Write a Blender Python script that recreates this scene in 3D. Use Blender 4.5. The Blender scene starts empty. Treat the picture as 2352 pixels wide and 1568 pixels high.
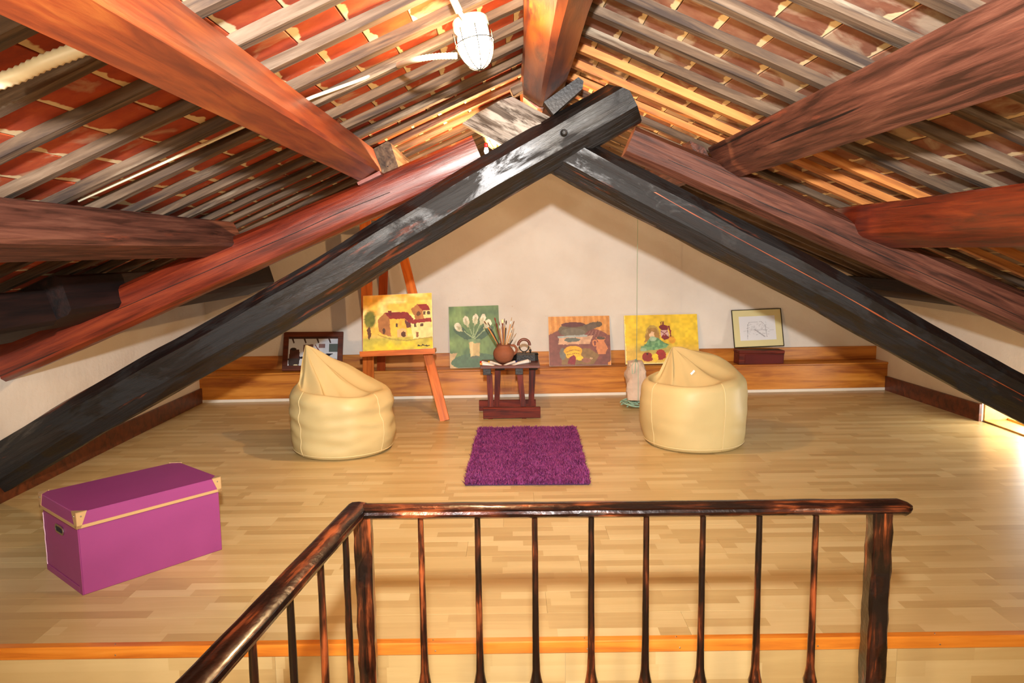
import bpy, math, random
import numpy as np
from mathutils import Vector, Matrix, noise
S = bpy.context.scene
COL = S.collection
random.seed(7)
PI = math.pi

# ------------------------------------------------------------------ camera
F = 1720.0; PITCH = math.atan(212 / F); ROLL = 0.013; EYE = 1.5
cf = Vector((0, math.cos(PITCH), -math.sin(PITCH)))
cr0 = Vector((1, 0, 0)); cu0 = cr0.cross(cf)
cr = cr0 * math.cos(ROLL) - cu0 * math.sin(ROLL)
cu = cu0 * math.cos(ROLL) + cr0 * math.sin(ROLL)
CAM = Vector((0, 0, EYE))
cam = bpy.data.objects.new('camera', bpy.data.cameras.new('camera'))
COL.objects.link(cam)
cam.data.sensor_width = 36; cam.data.lens = F / 2352 * 36; cam.data.clip_start = 0.02
cam.matrix_world = Matrix(((cr.x, cu.x, -cf.x, 0), (cr.y, cu.y, -cf.y, 0), (cr.z, cu.z, -cf.z, EYE), (0, 0, 0, 1)))
S.camera = cam


def ray(x, y):
    return cf + cr * ((x - 1176) / F) - cu * ((y - 784) / F)


def ony(x, y, Y):
    d = ray(x, y); return CAM + d * (Y / d.y)


def onz(x, y, z=0.0):
    d = ray(x, y); return CAM + d * ((z - EYE) / d.z)


def onpl(x, y, p, n):
    d = ray(x, y); p = Vector(p); n = Vector(n); return CAM + d * ((p - CAM).dot(n) / d.dot(n))


# ------------------------------------------------------------------ light and exposure
W = bpy.data.worlds.new('world'); S.world = W; W.use_nodes = True
W.node_tree.nodes['Background'].inputs[0].default_value = (0.92, 0.96, 1.0, 1)
W.node_tree.nodes['Background'].inputs[1].default_value = 3.0
S.view_settings.view_transform = 'Standard'; S.view_settings.look = 'None'
S.view_settings.exposure = 0.14; S.view_settings.gamma = 1.0
S.view_settings.use_curve_mapping = False


def light(name, kind, loc, power, color, size=0.05, rot=None, spot=None, blend=0.5, size_y=None):
    d = bpy.data.lights.new(name, kind); d.energy = power; d.color = color
    if kind == 'AREA':
        d.size = size
        if size_y: d.shape = 'RECTANGLE'; d.size_y = size_y
    else:
        d.shadow_soft_size = size
    if spot: d.spot_size = spot; d.spot_blend = blend
    o = bpy.data.objects.new(name, d); COL.objects.link(o); o.location = loc
    if rot: o.rotation_euler = rot
    return o


# the photographer's flash, held above the lens
light('camera_flash', 'SPOT', (0.0, -0.02, EYE + 0.45), 1330, (1.0, 0.995, 1.0), 0.045,
      rot=(math.radians(96), 0, 0), spot=math.radians(112), blend=0.85)
WARM = (1.0, 0.60, 0.27)
light('fill_light_left', 'POINT', (-1.0, -0.85, 1.65), 135, (1.0, 0.86, 0.62), 0.07)  # warm ambient fill added behind the camera, left one
light('fill_light_right', 'POINT', (1.3, -0.85, 1.75), 135, (1.0, 0.86, 0.62), 0.07)  # warm ambient fill added behind the camera, right one
# the second lit bulb, beyond the truss
light('far_bulb_light', 'POINT', ony(1117, 347, 5.0) - Vector((0, 0, .05)), 105, (1.0, 0.58, 0.26), 0.02)
# daylight coming in at the low window in the right-hand wall
light('window_daylight', 'AREA', (4.34, 5.53, 0.18), 34, (1.0, 0.95, 0.85), 0.30, rot=(0, math.radians(90), 0), size_y=1.3)


# ------------------------------------------------------------------ helpers
def lin(c):
    if isinstance(c, str):
        c = [int(c[i:i + 2], 16) / 255 for i in (0, 2, 4)]
        return tuple(x / 12.92 if x <= .04045 else ((x + .055) / 1.055) ** 2.4 for x in c)
    return tuple(c)


def rgba(c): return (*lin(c)[:3], 1)


class MB:
    def __init__(s): s.v = []; s.f = []

    def add(s, vs, fs):
        b = len(s.v); s.v += [tuple(v) for v in vs]; s.f += [tuple(b + i for i in f) for f in fs]; return s

    def box(s, x0, x1, y0, y1, z0, z1, bev=0.0):
        if bev <= 0:
            vs = [(x, y, z) for x in (x0, x1) for y in (y0, y1) for z in (z0, z1)]
            return s.add(vs, [(0, 1, 3, 2), (4, 6, 7, 5), (0, 4, 5, 1), (2, 3, 7, 6), (0, 2, 6, 4), (1, 5, 7, 3)])
        b = bev; vs = []; idx = {}
        for ix, x in ((0, x0), (1, x1)):
            for iy, y in ((0, y0), (1, y1)):
                for iz, z in ((0, z0), (1, z1)):
                    sx, sy, sz = (1 if ix == 0 else -1), (1 if iy == 0 else -1), (1 if iz == 0 else -1)
                    for ax in range(3):
                        p = [x + sx * b, y + sy * b, z + sz * b]; p[ax] = (x, y, z)[ax]
                        idx[(ix, iy, iz, ax)] = len(vs); vs.append(tuple(p))
        fs = []
        def q(ax, val):
            o = [a for a in range(3) if a != ax]; k = []
            for u, v in ((0, 0), (1, 0), (1, 1), (0, 1)):
                t = [0, 0, 0]; t[ax] = val; t[o[0]] = u; t[o[1]] = v; k.append(idx[(t[0], t[1], t[2], ax)])
            return k if (val == 1) == (ax != 1) else k[::-1]
        for ax in range(3):
            for val in (0, 1): fs.append(q(ax, val))
        for ax in range(3):
            a, c = [k for k in range(3) if k != ax]
            for u in (0, 1):
                for v in (0, 1):
                    def I(w, which):
                        t = [0, 0, 0]; t[ax] = w; t[a] = u; t[c] = v; return idx[(t[0], t[1], t[2], which)]
                    fs.append([I(0, a), I(1, a), I(1, c), I(0, c)])
        for ix in (0, 1):
            for iy in (0, 1):
                for iz in (0, 1): fs.append([idx[(ix, iy, iz, k)] for k in range(3)])
        return s.add(vs, fs)

    def tube(s, pts, r, n=8, closed=False, caps=True, ribs=None):
        pts = [Vector(p) for p in pts]; m = len(pts); vs = []; fs = []
        up = None
        for i, p in enumerate(pts):
            a = pts[(i - 1) % m] if (closed or i) else p
            c = pts[(i + 1) % m] if (closed or i < m - 1) else p
            t = (c - a).normalized()
            if up is None: up = t.orthogonal().normalized()
            up = (up - t * up.dot(t)).normalized(); w = t.cross(up)
            rr = r[i] if hasattr(r, '__len__') else r
            for k in range(n):
                an = 2 * PI * k / n
                vs.append(p + (up * math.cos(an) + w * math.sin(an)) * rr)
        for i in range(m if closed else m - 1):
            j = (i + 1) % m
            for k in range(n):
                fs.append((i * n + k, i * n + (k + 1) % n, j * n + (k + 1) % n, j * n + k))
        if caps and not closed:
            fs.append(tuple(range(n))[::-1]); fs.append(tuple((m - 1) * n + k for k in range(n)))
        return s.add(vs, fs)

    def lathe(s, prof, n=24, c=(0, 0, 0), wob=None):
        vs = []; fs = []
        for i, (r, z) in enumerate(prof):
            for k in range(n):
                a = 2 * PI * k / n; rr = r * (1 + (wob(i, k) if wob else 0))
                vs.append((c[0] + rr * math.cos(a), c[1] + rr * math.sin(a), c[2] + z))
        m = len(prof)
        for i in range(m - 1):
            for k in range(n): fs.append((i * n + k, i * n + (k + 1) % n, (i + 1) * n + (k + 1) % n, (i + 1) * n + k))
        fs.append(tuple(range(n))[::-1]); fs.append(tuple((m - 1) * n + k for k in range(n)))
        return s.add(vs, fs)

    def prism(s, poly0, poly1):
        n = len(poly0)
        fs = [(i, (i + 1) % n, n + (i + 1) % n, n + i) for i in range(n)] + [tuple(range(n))[::-1], tuple(range(n, 2 * n))]
        return s.add(list(poly0) + list(poly1), fs)

    def obj(s, name, mat, parent=None, smooth=None, mw=None, **props):
        me = bpy.data.meshes.new(name); me.from_pydata(s.v, [], s.f); me.validate()
        if smooth is not None:
            me.shade_smooth()
            if smooth < 180: me.set_sharp_from_angle(angle=math.radians(smooth))
        import bmesh
        bm = bmesh.new(); bm.from_mesh(me); bmesh.ops.recalc_face_normals(bm, faces=bm.faces); bm.to_mesh(me); bm.free()
        if mat: me.materials.append(mat)
        o = bpy.data.objects.new(name, me); COL.objects.link(o)
        if mw is not None: o.matrix_world = mw
        if parent is not None:
            o.parent = parent
        for k, v in props.items(): o[k] = v
        return o


def box(name, mat, b, parent=None, bev=0.0, **kw):
    return MB().box(*b, bev=bev).obj(name, mat, parent, **kw)


def empty(name, loc, label=None, cat=None, group=None, rz=0.0, mw=None):
    o = bpy.data.objects.new(name, None); COL.objects.link(o); o.empty_display_size = 0.05
    if mw is not None: o.matrix_world = mw
    else: o.location = loc; o.rotation_euler = (0, 0, rz)
    return tag(o, label, cat, group)


def tag(o, label=None, cat=None, group=None, kind=None):
    if label: o['label'] = label
    if cat: o['category'] = cat
    if group: o['group'] = group
    if kind: o['kind'] = kind
    return o


def frame(o, x, z_hint):
    """matrix with local X along x, local Z close to z_hint, origin o"""
    x = Vector(x).normalized(); z = Vector(z_hint); z = (z - x * z.dot(x)).normalized(); y = z.cross(x)
    return Matrix(((x.x, y.x, z.x, o[0]), (x.y, y.y, z.y, o[1]), (x.z, y.z, z.z, o[2]), (0, 0, 0, 1)))


# ------------------------------------------------------------------ materials
def new_mat(name):
    m = bpy.data.materials.new(name); m.use_nodes = True
    nt = m.node_tree; return m, nt, nt.nodes['Principled BSDF']


def N(nt, typ, ins=None, **props):
    n = nt.nodes.new(typ)
    for k, v in props.items(): setattr(n, k, v)
    for k, v in (ins or {}).items():
        if isinstance(v, bpy.types.NodeSocket): nt.links.new(v, n.inputs[k])
        else: n.inputs[k].default_value = v
    return n


def ramp(nt, fac, stops, interp='LINEAR'):
    r = nt.nodes.new('ShaderNodeValToRGB'); r.color_ramp.interpolation = interp
    e = r.color_ramp.elements
    while len(e) > 1: e.remove(e[-1])
    e[0].position = stops[0][0]; e[0].color = rgba(stops[0][1])
    for p, c in stops[1:]:
        x = e.new(p); x.color = rgba(c)
    nt.links.new(fac, r.inputs[0]); return r.outputs[0]


def mixc(nt, fac, a, b):
    m = nt.nodes.new('ShaderNodeMix'); m.data_type = 'RGBA'
    for i, v in ((0, fac), (6, a), (7, b)):
        if isinstance(v, bpy.types.NodeSocket): nt.links.new(v, m.inputs[i])
        else: m.inputs[i].default_value = v if i == 0 else rgba(v)
    return m.outputs[2]


def math_(nt, op, a, b=0.0, c=None):
    m = nt.nodes.new('ShaderNodeMath'); m.operation = op
    for i, v in enumerate((a, b) if c is None else (a, b, c)):
        if isinstance(v, bpy.types.NodeSocket): nt.links.new(v, m.inputs[i])
        else: m.inputs[i].default_value = v
    return m.outputs[0]


def coords(nt, rnd=20.0):
    tc = N(nt, 'ShaderNodeTexCoord'); oi = N(nt, 'ShaderNodeObjectInfo')
    k = math_(nt, 'MULTIPLY', oi.outputs['Random'], rnd)
    cb = N(nt, 'ShaderNodeCombineXYZ', {0: k, 1: k, 2: k})
    v = N(nt, 'ShaderNodeVectorMath', {0: tc.outputs['Object'], 1: cb.outputs[0]}, operation='ADD')
    return v.outputs[0], oi.outputs['Random'], tc.outputs['Object']


def plain(name, c, rough=0.5, metal=0.0, var=0.0, bump=0.0, bscale=60.0, spec=0.5, coat=0.0, var_scale=6.0):
    m, nt, b = new_mat(name)
    b.inputs['Base Color'].default_value = rgba(c); b.inputs['Roughness'].default_value = rough
    b.inputs['Metallic'].default_value = metal; b.inputs['Specular IOR Level'].default_value = spec
    b.inputs['Coat Weight'].default_value = coat
    v, r, o = coords(nt)
    n = N(nt, 'ShaderNodeTexNoise', {'Vector': v, 'Scale': var_scale, 'Detail': 5.0})
    if var > 0:
        k = ramp(nt, n.outputs[0], [(.3, (1 - var,) * 3), (.7, (1 + var * .3,) * 3)])
        mm = N(nt, 'ShaderNodeMix', {}, data_type='RGBA', blend_type='MULTIPLY'); mm.inputs[0].default_value = 1
        mm.inputs[6].default_value = rgba(c); nt.links.new(k, mm.inputs[7]); nt.links.new(mm.outputs[2], b.inputs['Base Color'])
    if bump > 0:
        n2 = N(nt, 'ShaderNodeTexNoise', {'Vector': v, 'Scale': bscale, 'Detail': 4.0})
        bp = N(nt, 'ShaderNodeBump', {'Height': n2.outputs[0], 'Strength': bump, 'Distance': 0.01})
        nt.links.new(bp.outputs[0], b.inputs['Normal'])
    return m


def wood(name, cols, axis='X', k=1.0, stretch=12.0, rough=0.4, bump=0.25, coat=0.0, patch=None, knots=0.0,
         streak=None, spec=0.5, rvar=0.0, rpatch=0.0, rnd=20.0, bdist=0.006, fine=(.35, .75)):
    """cols: 3 colours dark-mid-light along the noise; grain runs along axis of the object"""
    m, nt, b = new_mat(name)
    v, r, o = coords(nt, rnd)
    sc = [stretch * k] * 3; sc['XYZ'.index(axis)] = 1.2 * k
    mp = N(nt, 'ShaderNodeMapping', {'Vector': v, 'Scale': sc})
    n = N(nt, 'ShaderNodeTexNoise', {'Vector': mp.outputs[0], 'Scale': 1.0, 'Detail': 7.0, 'Roughness': 0.6, 'Distortion': 0.5})
    c = ramp(nt, n.outputs[0], [(fine[0], cols[0]), (.52, cols[1]), (fine[1], cols[2])])
    if knots > 0:
        sk = [3.2] * 3; sk['XYZ'.index(axis)] = 1.6
        mk = N(nt, 'ShaderNodeMapping', {'Vector': v, 'Scale': sk})
        vo = N(nt, 'ShaderNodeTexVoronoi', {'Vector': mk.outputs[0], 'Scale': 1.0})
        kf = ramp(nt, vo.outputs['Distance'], [(0.0, (1, 1, 1)), (.09, (.7, .7, .7)), (.16, (0, 0, 0))])
        c = mixc(nt, math_(nt, 'MULTIPLY', kf, knots), c, cols[0])
    if patch:  # (colour, scale, threshold, softness, stretch)
        pc, ps, pt, pw, pst = patch
        s2 = [ps * pst] * 3; s2['XYZ'.index(axis)] = ps
        m2 = N(nt, 'ShaderNodeMapping', {'Vector': v, 'Scale': s2})
        n2 = N(nt, 'ShaderNodeTexNoise', {'Vector': m2.outputs[0], 'Scale': 1.0, 'Detail': 6.0, 'Roughness': 0.65})
        f = ramp(nt, n2.outputs[0], [(pt - pw, (0, 0, 0)), (pt + pw, (1, 1, 1))])
        c = mixc(nt, f, c, pc)
    if streak:  # thin dark cracks
        s3 = [stretch * 2.2] * 3; s3['XYZ'.index(axis)] = 0.5
        m3 = N(nt, 'ShaderNodeMapping', {'Vector': v, 'Scale': s3})
        n3 = N(nt, 'ShaderNodeTexNoise', {'Vector': m3.outputs[0], 'Scale': 1.0, 'Detail': 3.0})
        f3 = ramp(nt, n3.outputs[0], [(.28, (1, 1, 1)), (.34, (0, 0, 0))])
        c = mixc(nt, f3, c, streak)
    nt.links.new(c, b.inputs['Base Color'])
    b.inputs['Roughness'].default_value = rough; b.inputs['Coat Weight'].default_value = coat
    b.inputs['Coat Roughness'].default_value = 0.25; b.inputs['Specular IOR Level'].default_value = spec
    if rvar > 0:
        rr = N(nt, 'ShaderNodeMapRange', {'Value': n.outputs[0], 'To Min': rough - rvar, 'To Max': rough + rvar})
        nt.links.new(rr.outputs[0], b.inputs['Roughness'])
    if rpatch > 0:  # worn and dusty areas are duller than the varnish
        s5 = [6.0] * 3; s5['XYZ'.index(axis)] = 2.6
        m5 = N(nt, 'ShaderNodeMapping', {'Vector': v, 'Scale': s5})
        n5 = N(nt, 'ShaderNodeTexNoise', {'Vector': m5.outputs[0], 'Scale': 1.0, 'Detail': 7.0, 'Roughness': .7, 'Distortion': .6})
        r5 = ramp(nt, n5.outputs[0], [(.46, (0, 0, 0)), (.56, (1, 1, 1))])
        nt.links.new(math_(nt, 'ADD', rr.outputs[0], math_(nt, 'MULTIPLY', r5, rpatch)), b.inputs['Roughness'])
        nt.links.new(math_(nt, 'MULTIPLY', math_(nt, 'SUBTRACT', 1.0, r5), coat), b.inputs['Coat Weight'])
    bp = N(nt, 'ShaderNodeBump', {'Height': n.outputs[0], 'Strength': bump, 'Distance': bdist})
    nt.links.new(bp.outputs[0], b.inputs['Normal'])
    return m


M = {}
M['dark'] = wood('dark_varnished_oak', ['080605', '100c0b', '1c140f'], k=1.3, stretch=15, rough=.40, bump=.8, coat=.3, spec=.5, rpatch=.30,
                 patch=('6e2f12', 1.3, .66, .05, 7), streak='050303', rvar=.12, bdist=.016)
M['darkpale'] = wood('weathered_oak', ['32281f', '5a4e44', '857a6d'], k=1.6, stretch=13, rough=.7, bump=.8, spec=.25, patch=('a89e92', 2.2, .50, .04, 5), streak='17110d', bdist=.012)
M['red'] = wood('red_brown_varnished_pine', ['4a1508', '6c230e', '8c3816'], k=1.6, stretch=18, rough=.38, bump=.45, coat=.2,
                patch=('3a1f1a', 1.0, .66, .06, 8), streak='1e0805', knots=.5, rvar=.1, bdist=.008)
M['redrough'] = wood('rough_red_brown_timber', ['331a11', '5a3326', '7a4e3c'], k=1.7, stretch=20, rough=.55, bump=.7, spec=.3,
                     patch=('84422c', 1.3, .66, .05, 9), streak='120807', knots=.6, bdist=.01)
M['redorange'] = wood('orange_red_planed_pine', ['561c09', '78300f', '96501e'], k=1.5, stretch=18, rough=.45, bump=.3, coat=.1, streak='4a1c0c', knots=.45, bdist=.006)
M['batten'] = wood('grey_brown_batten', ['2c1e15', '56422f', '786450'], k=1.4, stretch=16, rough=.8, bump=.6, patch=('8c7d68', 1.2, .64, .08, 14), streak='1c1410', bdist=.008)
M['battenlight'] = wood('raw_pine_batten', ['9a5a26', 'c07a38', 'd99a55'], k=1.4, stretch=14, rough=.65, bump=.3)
M['orangewood'] = wood('orange_varnished_beech', ['a04d16', 'bb6222', 'c9742e'], k=2, stretch=16, rough=.32, bump=.12, axis='Z')
M['orangewoodx'] = wood('orange_varnished_beech_x', ['a04d16', 'bb6222', 'c9742e'], k=2, stretch=16, rough=.32, bump=.12)
M['pine'] = wood('knotty_orange_pine', ['8c4a0e', 'b47020', 'cc8a38'], k=1.1, stretch=13, rough=.38, bump=.15, knots=.95, coat=.1)
M['trim'] = wood('amber_pine_nosing', ['b0601a', 'cc7c26', 'de9238'], k=1.3, stretch=16, rough=.3, bump=.1, coat=.2)
M['brownboard'] = wood('dark_brown_baseboard', ['3a1808', '57260f', '6d3416'], k=1.2, stretch=14, rough=.4, bump=.15)
M['mahog'] = wood('dark_mahogany', ['36100a', '581c10', '782c18'], k=2.5, stretch=12, rough=.5, spec=.2, bump=.2)
M['mahogz'] = wood('dark_mahogany_upright', ['36100a', '581c10', '782c18'], k=2.5, stretch=12, rough=.5, spec=.2, bump=.2, axis='Z')
M['blockblack'] = plain('blackened_wood', '1b1613', .5, var=.2, bump=.2)
M['white'] = plain('white_skirting', 'd8cfbf', .45, var=.05)
M['cream_plastic'] = plain('cream_plastic_conduit', 'e6d9b8', .45)
M['iron'] = plain('dark_cast_iron', '17130f', .5, metal=.3, bump=.3)
M['brass'] = plain('pale_brass', 'dcbc88', .36, metal=.6)
M['steel'] = plain('steel', 'b8b4ac', .3, metal=1)
M['mortar'] = plain('lime_mortar', 'cdbb98', .9, var=.25, bump=.8, bscale=40, var_scale=9)


def copper_mat(axis):
    m, nt, b = new_mat('black_iron_rubbed_with_copper_' + axis)
    v, r, o = coords(nt)
    sc = [55.0] * 3; sc['XYZ'.index(axis)] = 5.0
    mp = N(nt, 'ShaderNodeMapping', {'Vector': v, 'Scale': sc})
    n = N(nt, 'ShaderNodeTexNoise', {'Vector': mp.outputs[0], 'Scale': 1.0, 'Detail': 5.0, 'Roughness': .6, 'Distortion': .3})
    big = N(nt, 'ShaderNodeTexNoise', {'Vector': v, 'Scale': 7.0, 'Detail': 3.0})
    t = math_(nt, 'ADD', math_(nt, 'MULTIPLY', n.outputs[0], .6), math_(nt, 'MULTIPLY', big.outputs[0], .5))
    c = ramp(nt, t, [(.52, '150b08'), (.60, '3e1c0e'), (.70, 'a2532a')])
    nt.links.new(c, b.inputs['Base Color'])
    b.inputs['Metallic'].default_value = .5; b.inputs['Roughness'].default_value = .3
    b.inputs['Coat Weight'].default_value = .5; b.inputs['Coat Roughness'].default_value = .12
    n2 = N(nt, 'ShaderNodeTexNoise', {'Vector': v, 'Scale': 45.0, 'Detail': 3.0})
    bp = N(nt, 'ShaderNodeBump', {'Height': n2.outputs[0], 'Strength': .5, 'Distance': .004})
    nt.links.new(bp.outputs[0], b.inputs['Normal'])
    return m


M['copperx'] = copper_mat('X'); M['copper'] = copper_mat('Z')


def plaster(name, a, c, d):
    m, nt, b = new_mat(name)
    v, r, o = coords(nt, 0)
    n = N(nt, 'ShaderNodeTexNoise', {'Vector': v, 'Scale': 1.6, 'Detail': 6.0, 'Roughness': .55})
    col = ramp(nt, n.outputs[0], [(.3, a), (.55, c), (.8, d)])
    sp = N(nt, 'ShaderNodeTexNoise', {'Vector': v, 'Scale': 38.0, 'Detail': 2.0})
    f = ramp(nt, sp.outputs[0], [(.73, (0, 0, 0)), (.78, (1, 1, 1))])
    col = mixc(nt, math_(nt, 'MULTIPLY', f, .35), col, 'b08a60')
    nt.links.new(col, b.inputs['Base Color']); b.inputs['Roughness'].default_value = .85
    n2 = N(nt, 'ShaderNodeTexNoise', {'Vector': v, 'Scale': 14.0, 'Detail': 6.0, 'Roughness': .6})
    bp = N(nt, 'ShaderNodeBump', {'Height': n2.outputs[0], 'Strength': .35, 'Distance': .012})
    nt.links.new(bp.outputs[0], b.inputs['Normal'])
    return m


M['plaster'] = plaster('white_plaster', 'c8beb0', 'd0c9bd', 'd7d1c7')


def tile_mat(name, a, b_, c_, wash, amount, ends=True):
    m, nt, b = new_mat(name)
    v, r, o = coords(nt, 37)
    n = N(nt, 'ShaderNodeTexNoise', {'Vector': v, 'Scale': 7.0, 'Detail': 6.0, 'Roughness': .6})
    col = ramp(nt, n.outputs[0], [(.3, a), (.5, b_), (.7, c_)])
    n2 = N(nt, 'ShaderNodeTexNoise', {'Vector': v, 'Scale': 4.5, 'Detail': 5.0, 'Roughness': .55, 'Distortion': .8})
    thr = math_(nt, 'MULTIPLY_ADD', r, .16, amount)   # every tile is washed to its own degree
    f = math_(nt, 'MULTIPLY', math_(nt, 'SUBTRACT', n2.outputs[0], thr), 9.0)
    fc = N(nt, 'ShaderNodeClamp', {'Value': f})
    col = mixc(nt, fc.outputs[0], col, wash)
    # mortar squeezed out at the ends of the tile
    sx = N(nt, 'ShaderNodeSeparateXYZ', {0: o})
    ax = math_(nt, 'ADD', sx.outputs[0], math_(nt, 'MULTIPLY', r, .012))
    n3 = N(nt, 'ShaderNodeTexNoise', {'Vector': v, 'Scale': 16.0, 'Detail': 4.0})
    n4 = N(nt, 'ShaderNodeTexNoise', {'Vector': v, 'Scale': 9.0, 'Detail': 3.0})
    e = math_(nt, 'ADD', ax, math_(nt, 'MULTIPLY', n4.outputs[0], .075))
    fe = ramp(nt, math_(nt, 'MULTIPLY', e, 5.0), [(.555, (0, 0, 0)), (.58, (1, 1, 1))]) if ends else ramp(nt, n4.outputs[0], [(.62, (0, 0, 0)), (.66, (1, 1, 1))])
    col = mixc(nt, fe, col, 'd6c096')
    nt.links.new(col, b.inputs['Base Color']); b.inputs['Roughness'].default_value = .8
    bp = N(nt, 'ShaderNodeBump', {'Height': n3.outputs[0], 'Strength': .4, 'Distance': .006})
    nt.links.new(bp.outputs[0], b.inputs['Normal'])
    return m


TL_ = ('82280a', 'a03a10', 'b2501f', 'b08468'); TR_ = ('6c3a24', '7e503a', '8e664e', 'a08a74')  # left tiles redder: warm lamplight put into the terracotta colour
M['tileL'] = tile_mat('terracotta_red_lamplit', *TL_, .52); M['tileLf'] = tile_mat('terracotta_red_lamplit_field', *TL_, .52, False)
M['tileR'] = tile_mat('terracotta_whitewashed', *TR_, .42); M['tileRf'] = tile_mat('terracotta_whitewashed_field', *TR_, .42, False)


def floor_mat(name='beech_laminate', light_=1.0):
    """three-strip laminate: every plank carries three strips of staggered blocks"""
    m, nt, b = new_mat(name)
    v, r, o = coords(nt, 31)
    s = N(nt, 'ShaderNodeSeparateXYZ', {0: o})
    strip = math_(nt, 'FLOOR', math_(nt, 'DIVIDE', math_(nt, 'ADD', s.outputs[1], .0975), .065))
    w1 = N(nt, 'ShaderNodeTexWhiteNoise', {'W': math_(nt, 'ADD', math_(nt, 'MULTIPLY', strip, 3.7), math_(nt, 'MULTIPLY', r, 91.0))}, noise_dimensions='1D')
    blk = math_(nt, 'FLOOR', math_(nt, 'ADD', math_(nt, 'DIVIDE', s.outputs[0], .40), math_(nt, 'MULTIPLY', w1.outputs[0], 7.0)))
    idn = math_(nt, 'ADD', math_(nt, 'MULTIPLY', blk, 13.37), math_(nt, 'ADD', math_(nt, 'MULTIPLY', strip, 5.1), math_(nt, 'MULTIPLY', r, 57.0)))
    w2 = N(nt, 'ShaderNodeTexWhiteNoise', {'W': idn}, noise_dimensions='1D')
    mp = N(nt, 'ShaderNodeMapping', {'Vector': v, 'Scale': (2.2, 26, 26)})
    cb = N(nt, 'ShaderNodeCombineXYZ', {1: math_(nt, 'MULTIPLY', w2.outputs[0], 40.0)})
    va = N(nt, 'ShaderNodeVectorMath', {0: mp.outputs[0], 1: cb.outputs[0]}, operation='ADD')
    n = N(nt, 'ShaderNodeTexNoise', {'Vector': va.outputs[0], 'Scale': 1.0, 'Detail': 5.0, 'Roughness': .55, 'Distortion': .9})
    t = math_(nt, 'ADD', math_(nt, 'MULTIPLY', w2.outputs[0], .65), math_(nt, 'MULTIPLY', n.outputs[0], .45))
    col = ramp(nt, t, [(.15, 'a88c5a'), (.5, 'b89e6a'), (.9, 'c6b07e')])
    nt.links.new(col, b.inputs['Base Color'])
    b.inputs['Roughness'].default_value = .34; b.inputs['Specular IOR Level'].default_value = .45
    return m


M['floor'] = floor_mat()

# ------------------------------------------------------------------ the setting
XR = lambda Y: 4.0 - 0.0625 * (Y - 5.7)      # right-hand wall
XL = -3.15
YF = -1.6                                    # wall behind the camera
BA = 0.03                                    # the far wall runs slightly askew
BX = Vector((math.cos(BA), math.sin(BA), 0)); BY = Vector((-math.sin(BA), math.cos(BA), 0))
BACK = Matrix.Translation((0, 7.52, 0)) @ Matrix.Rotation(BA, 4, 'Z')
ZL = -0.215                                  # lower floor level on the camera's side
EDGE = 2.722
RX, RZ = 0.20, 2.59                          # ridge of the batten undersides
SL, SR = 0.44, 0.43

# upper floor: slab and planks
fl = box('floor', M['mortar'], (XL - .3, 4.5, EDGE, 8.3, -.16, -.012)); tag(fl, kind='structure')
pmesh = {}
def plank_mesh(L, w):
    k = (round(L, 3), round(w, 3))
    if k not in pmesh:
        b = MB().box(-L / 2 + .0003, L / 2 - .0003, -w / 2 + .0003, w / 2 - .0003, -.012, 0, bev=.0004)
        o = b.obj('plank', M['floor']); pmesh[k] = o.data; bpy.data.objects.remove(o)
    return pmesh[k]
def plank(x, y, z, L, w, parent, rot=None):
    o = bpy.data.objects.new('plank', plank_mesh(L, w)); COL.objects.link(o); o.parent = parent
    o.location = (x, y, z)
    if rot: o.rotation_euler = rot
    return o
PW, PL = 0.195, 1.285
y = EDGE + .03; row = 0
while y < 7.75:
    off = (row * .43) % 1 * PL
    x = XL - .02 - off
    while x < 4.15:
        a = max(x, XL - .02); e = min(x + PL, 4.15)
        if e - a > .02: plank((a + e) / 2, y + PW / 2, 0, e - a, PW, fl)
        x += PL
    y += PW; row += 1

# lower floor round the stair opening, riser of the step, nosing
lf = MB()
HX0, HX1, HY1 = -.36, 1.9, 1.80
lf.box(XL - .1, HX0, YF, EDGE, ZL - .1, ZL - .012)
lf.box(HX1, 4.6, YF, EDGE, ZL - .1, ZL - .012)
lf.box(HX0, HX1, HY1, EDGE, ZL - .1, ZL - .012)
lfo = lf.obj('floor', M['mortar'], kind='structure')
y = EDGE - .005 - PW; row = 0
while y > YF - .1:
    for (a, e) in ((XL, HX0), (HX0, HX1), (HX1, 4.4)):
        if a == HX0 and y < HY1 - .01: continue
        x = a
        while x < e - .02:
            q = min(x + PL, e); plank((x + q) / 2, y + PW / 2, ZL, q - x, PW, lfo); x = q
    y -= PW; row += 1
# stairwell below the camera with its treads
sw = MB()
sw.box(HX0 - .06, HX0, YF, HY1, -2.4, ZL - .012); sw.box(HX1, HX1 + .06, YF, HY1, -2.4, ZL - .012)
sw.box(HX0, HX1, HY1, HY1 + .06, -2.4, ZL - .1); sw.box(HX0 - .06, HX1 + .06, YF, HY1 + .06, -2.5, -2.4)
sw.obj('wall_stairwell', M['plaster'], kind='structure')
st = empty('staircase', (1.0, .4, ZL), 'wooden stair treads going down inside the iron railing', 'stairs')
for i in range(7):
    box('tread', M['trim'], (HX0 + 1.35 - i * .24 - 1.0, HX0 + 1.62 - i * .24 - 1.0, -1.2, 1.2, -.19 - i * .18 - .04, -.19 - i * .18), st, bev=.004) if HX0 + 1.35 - i * .24 > HX0 else None
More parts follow.
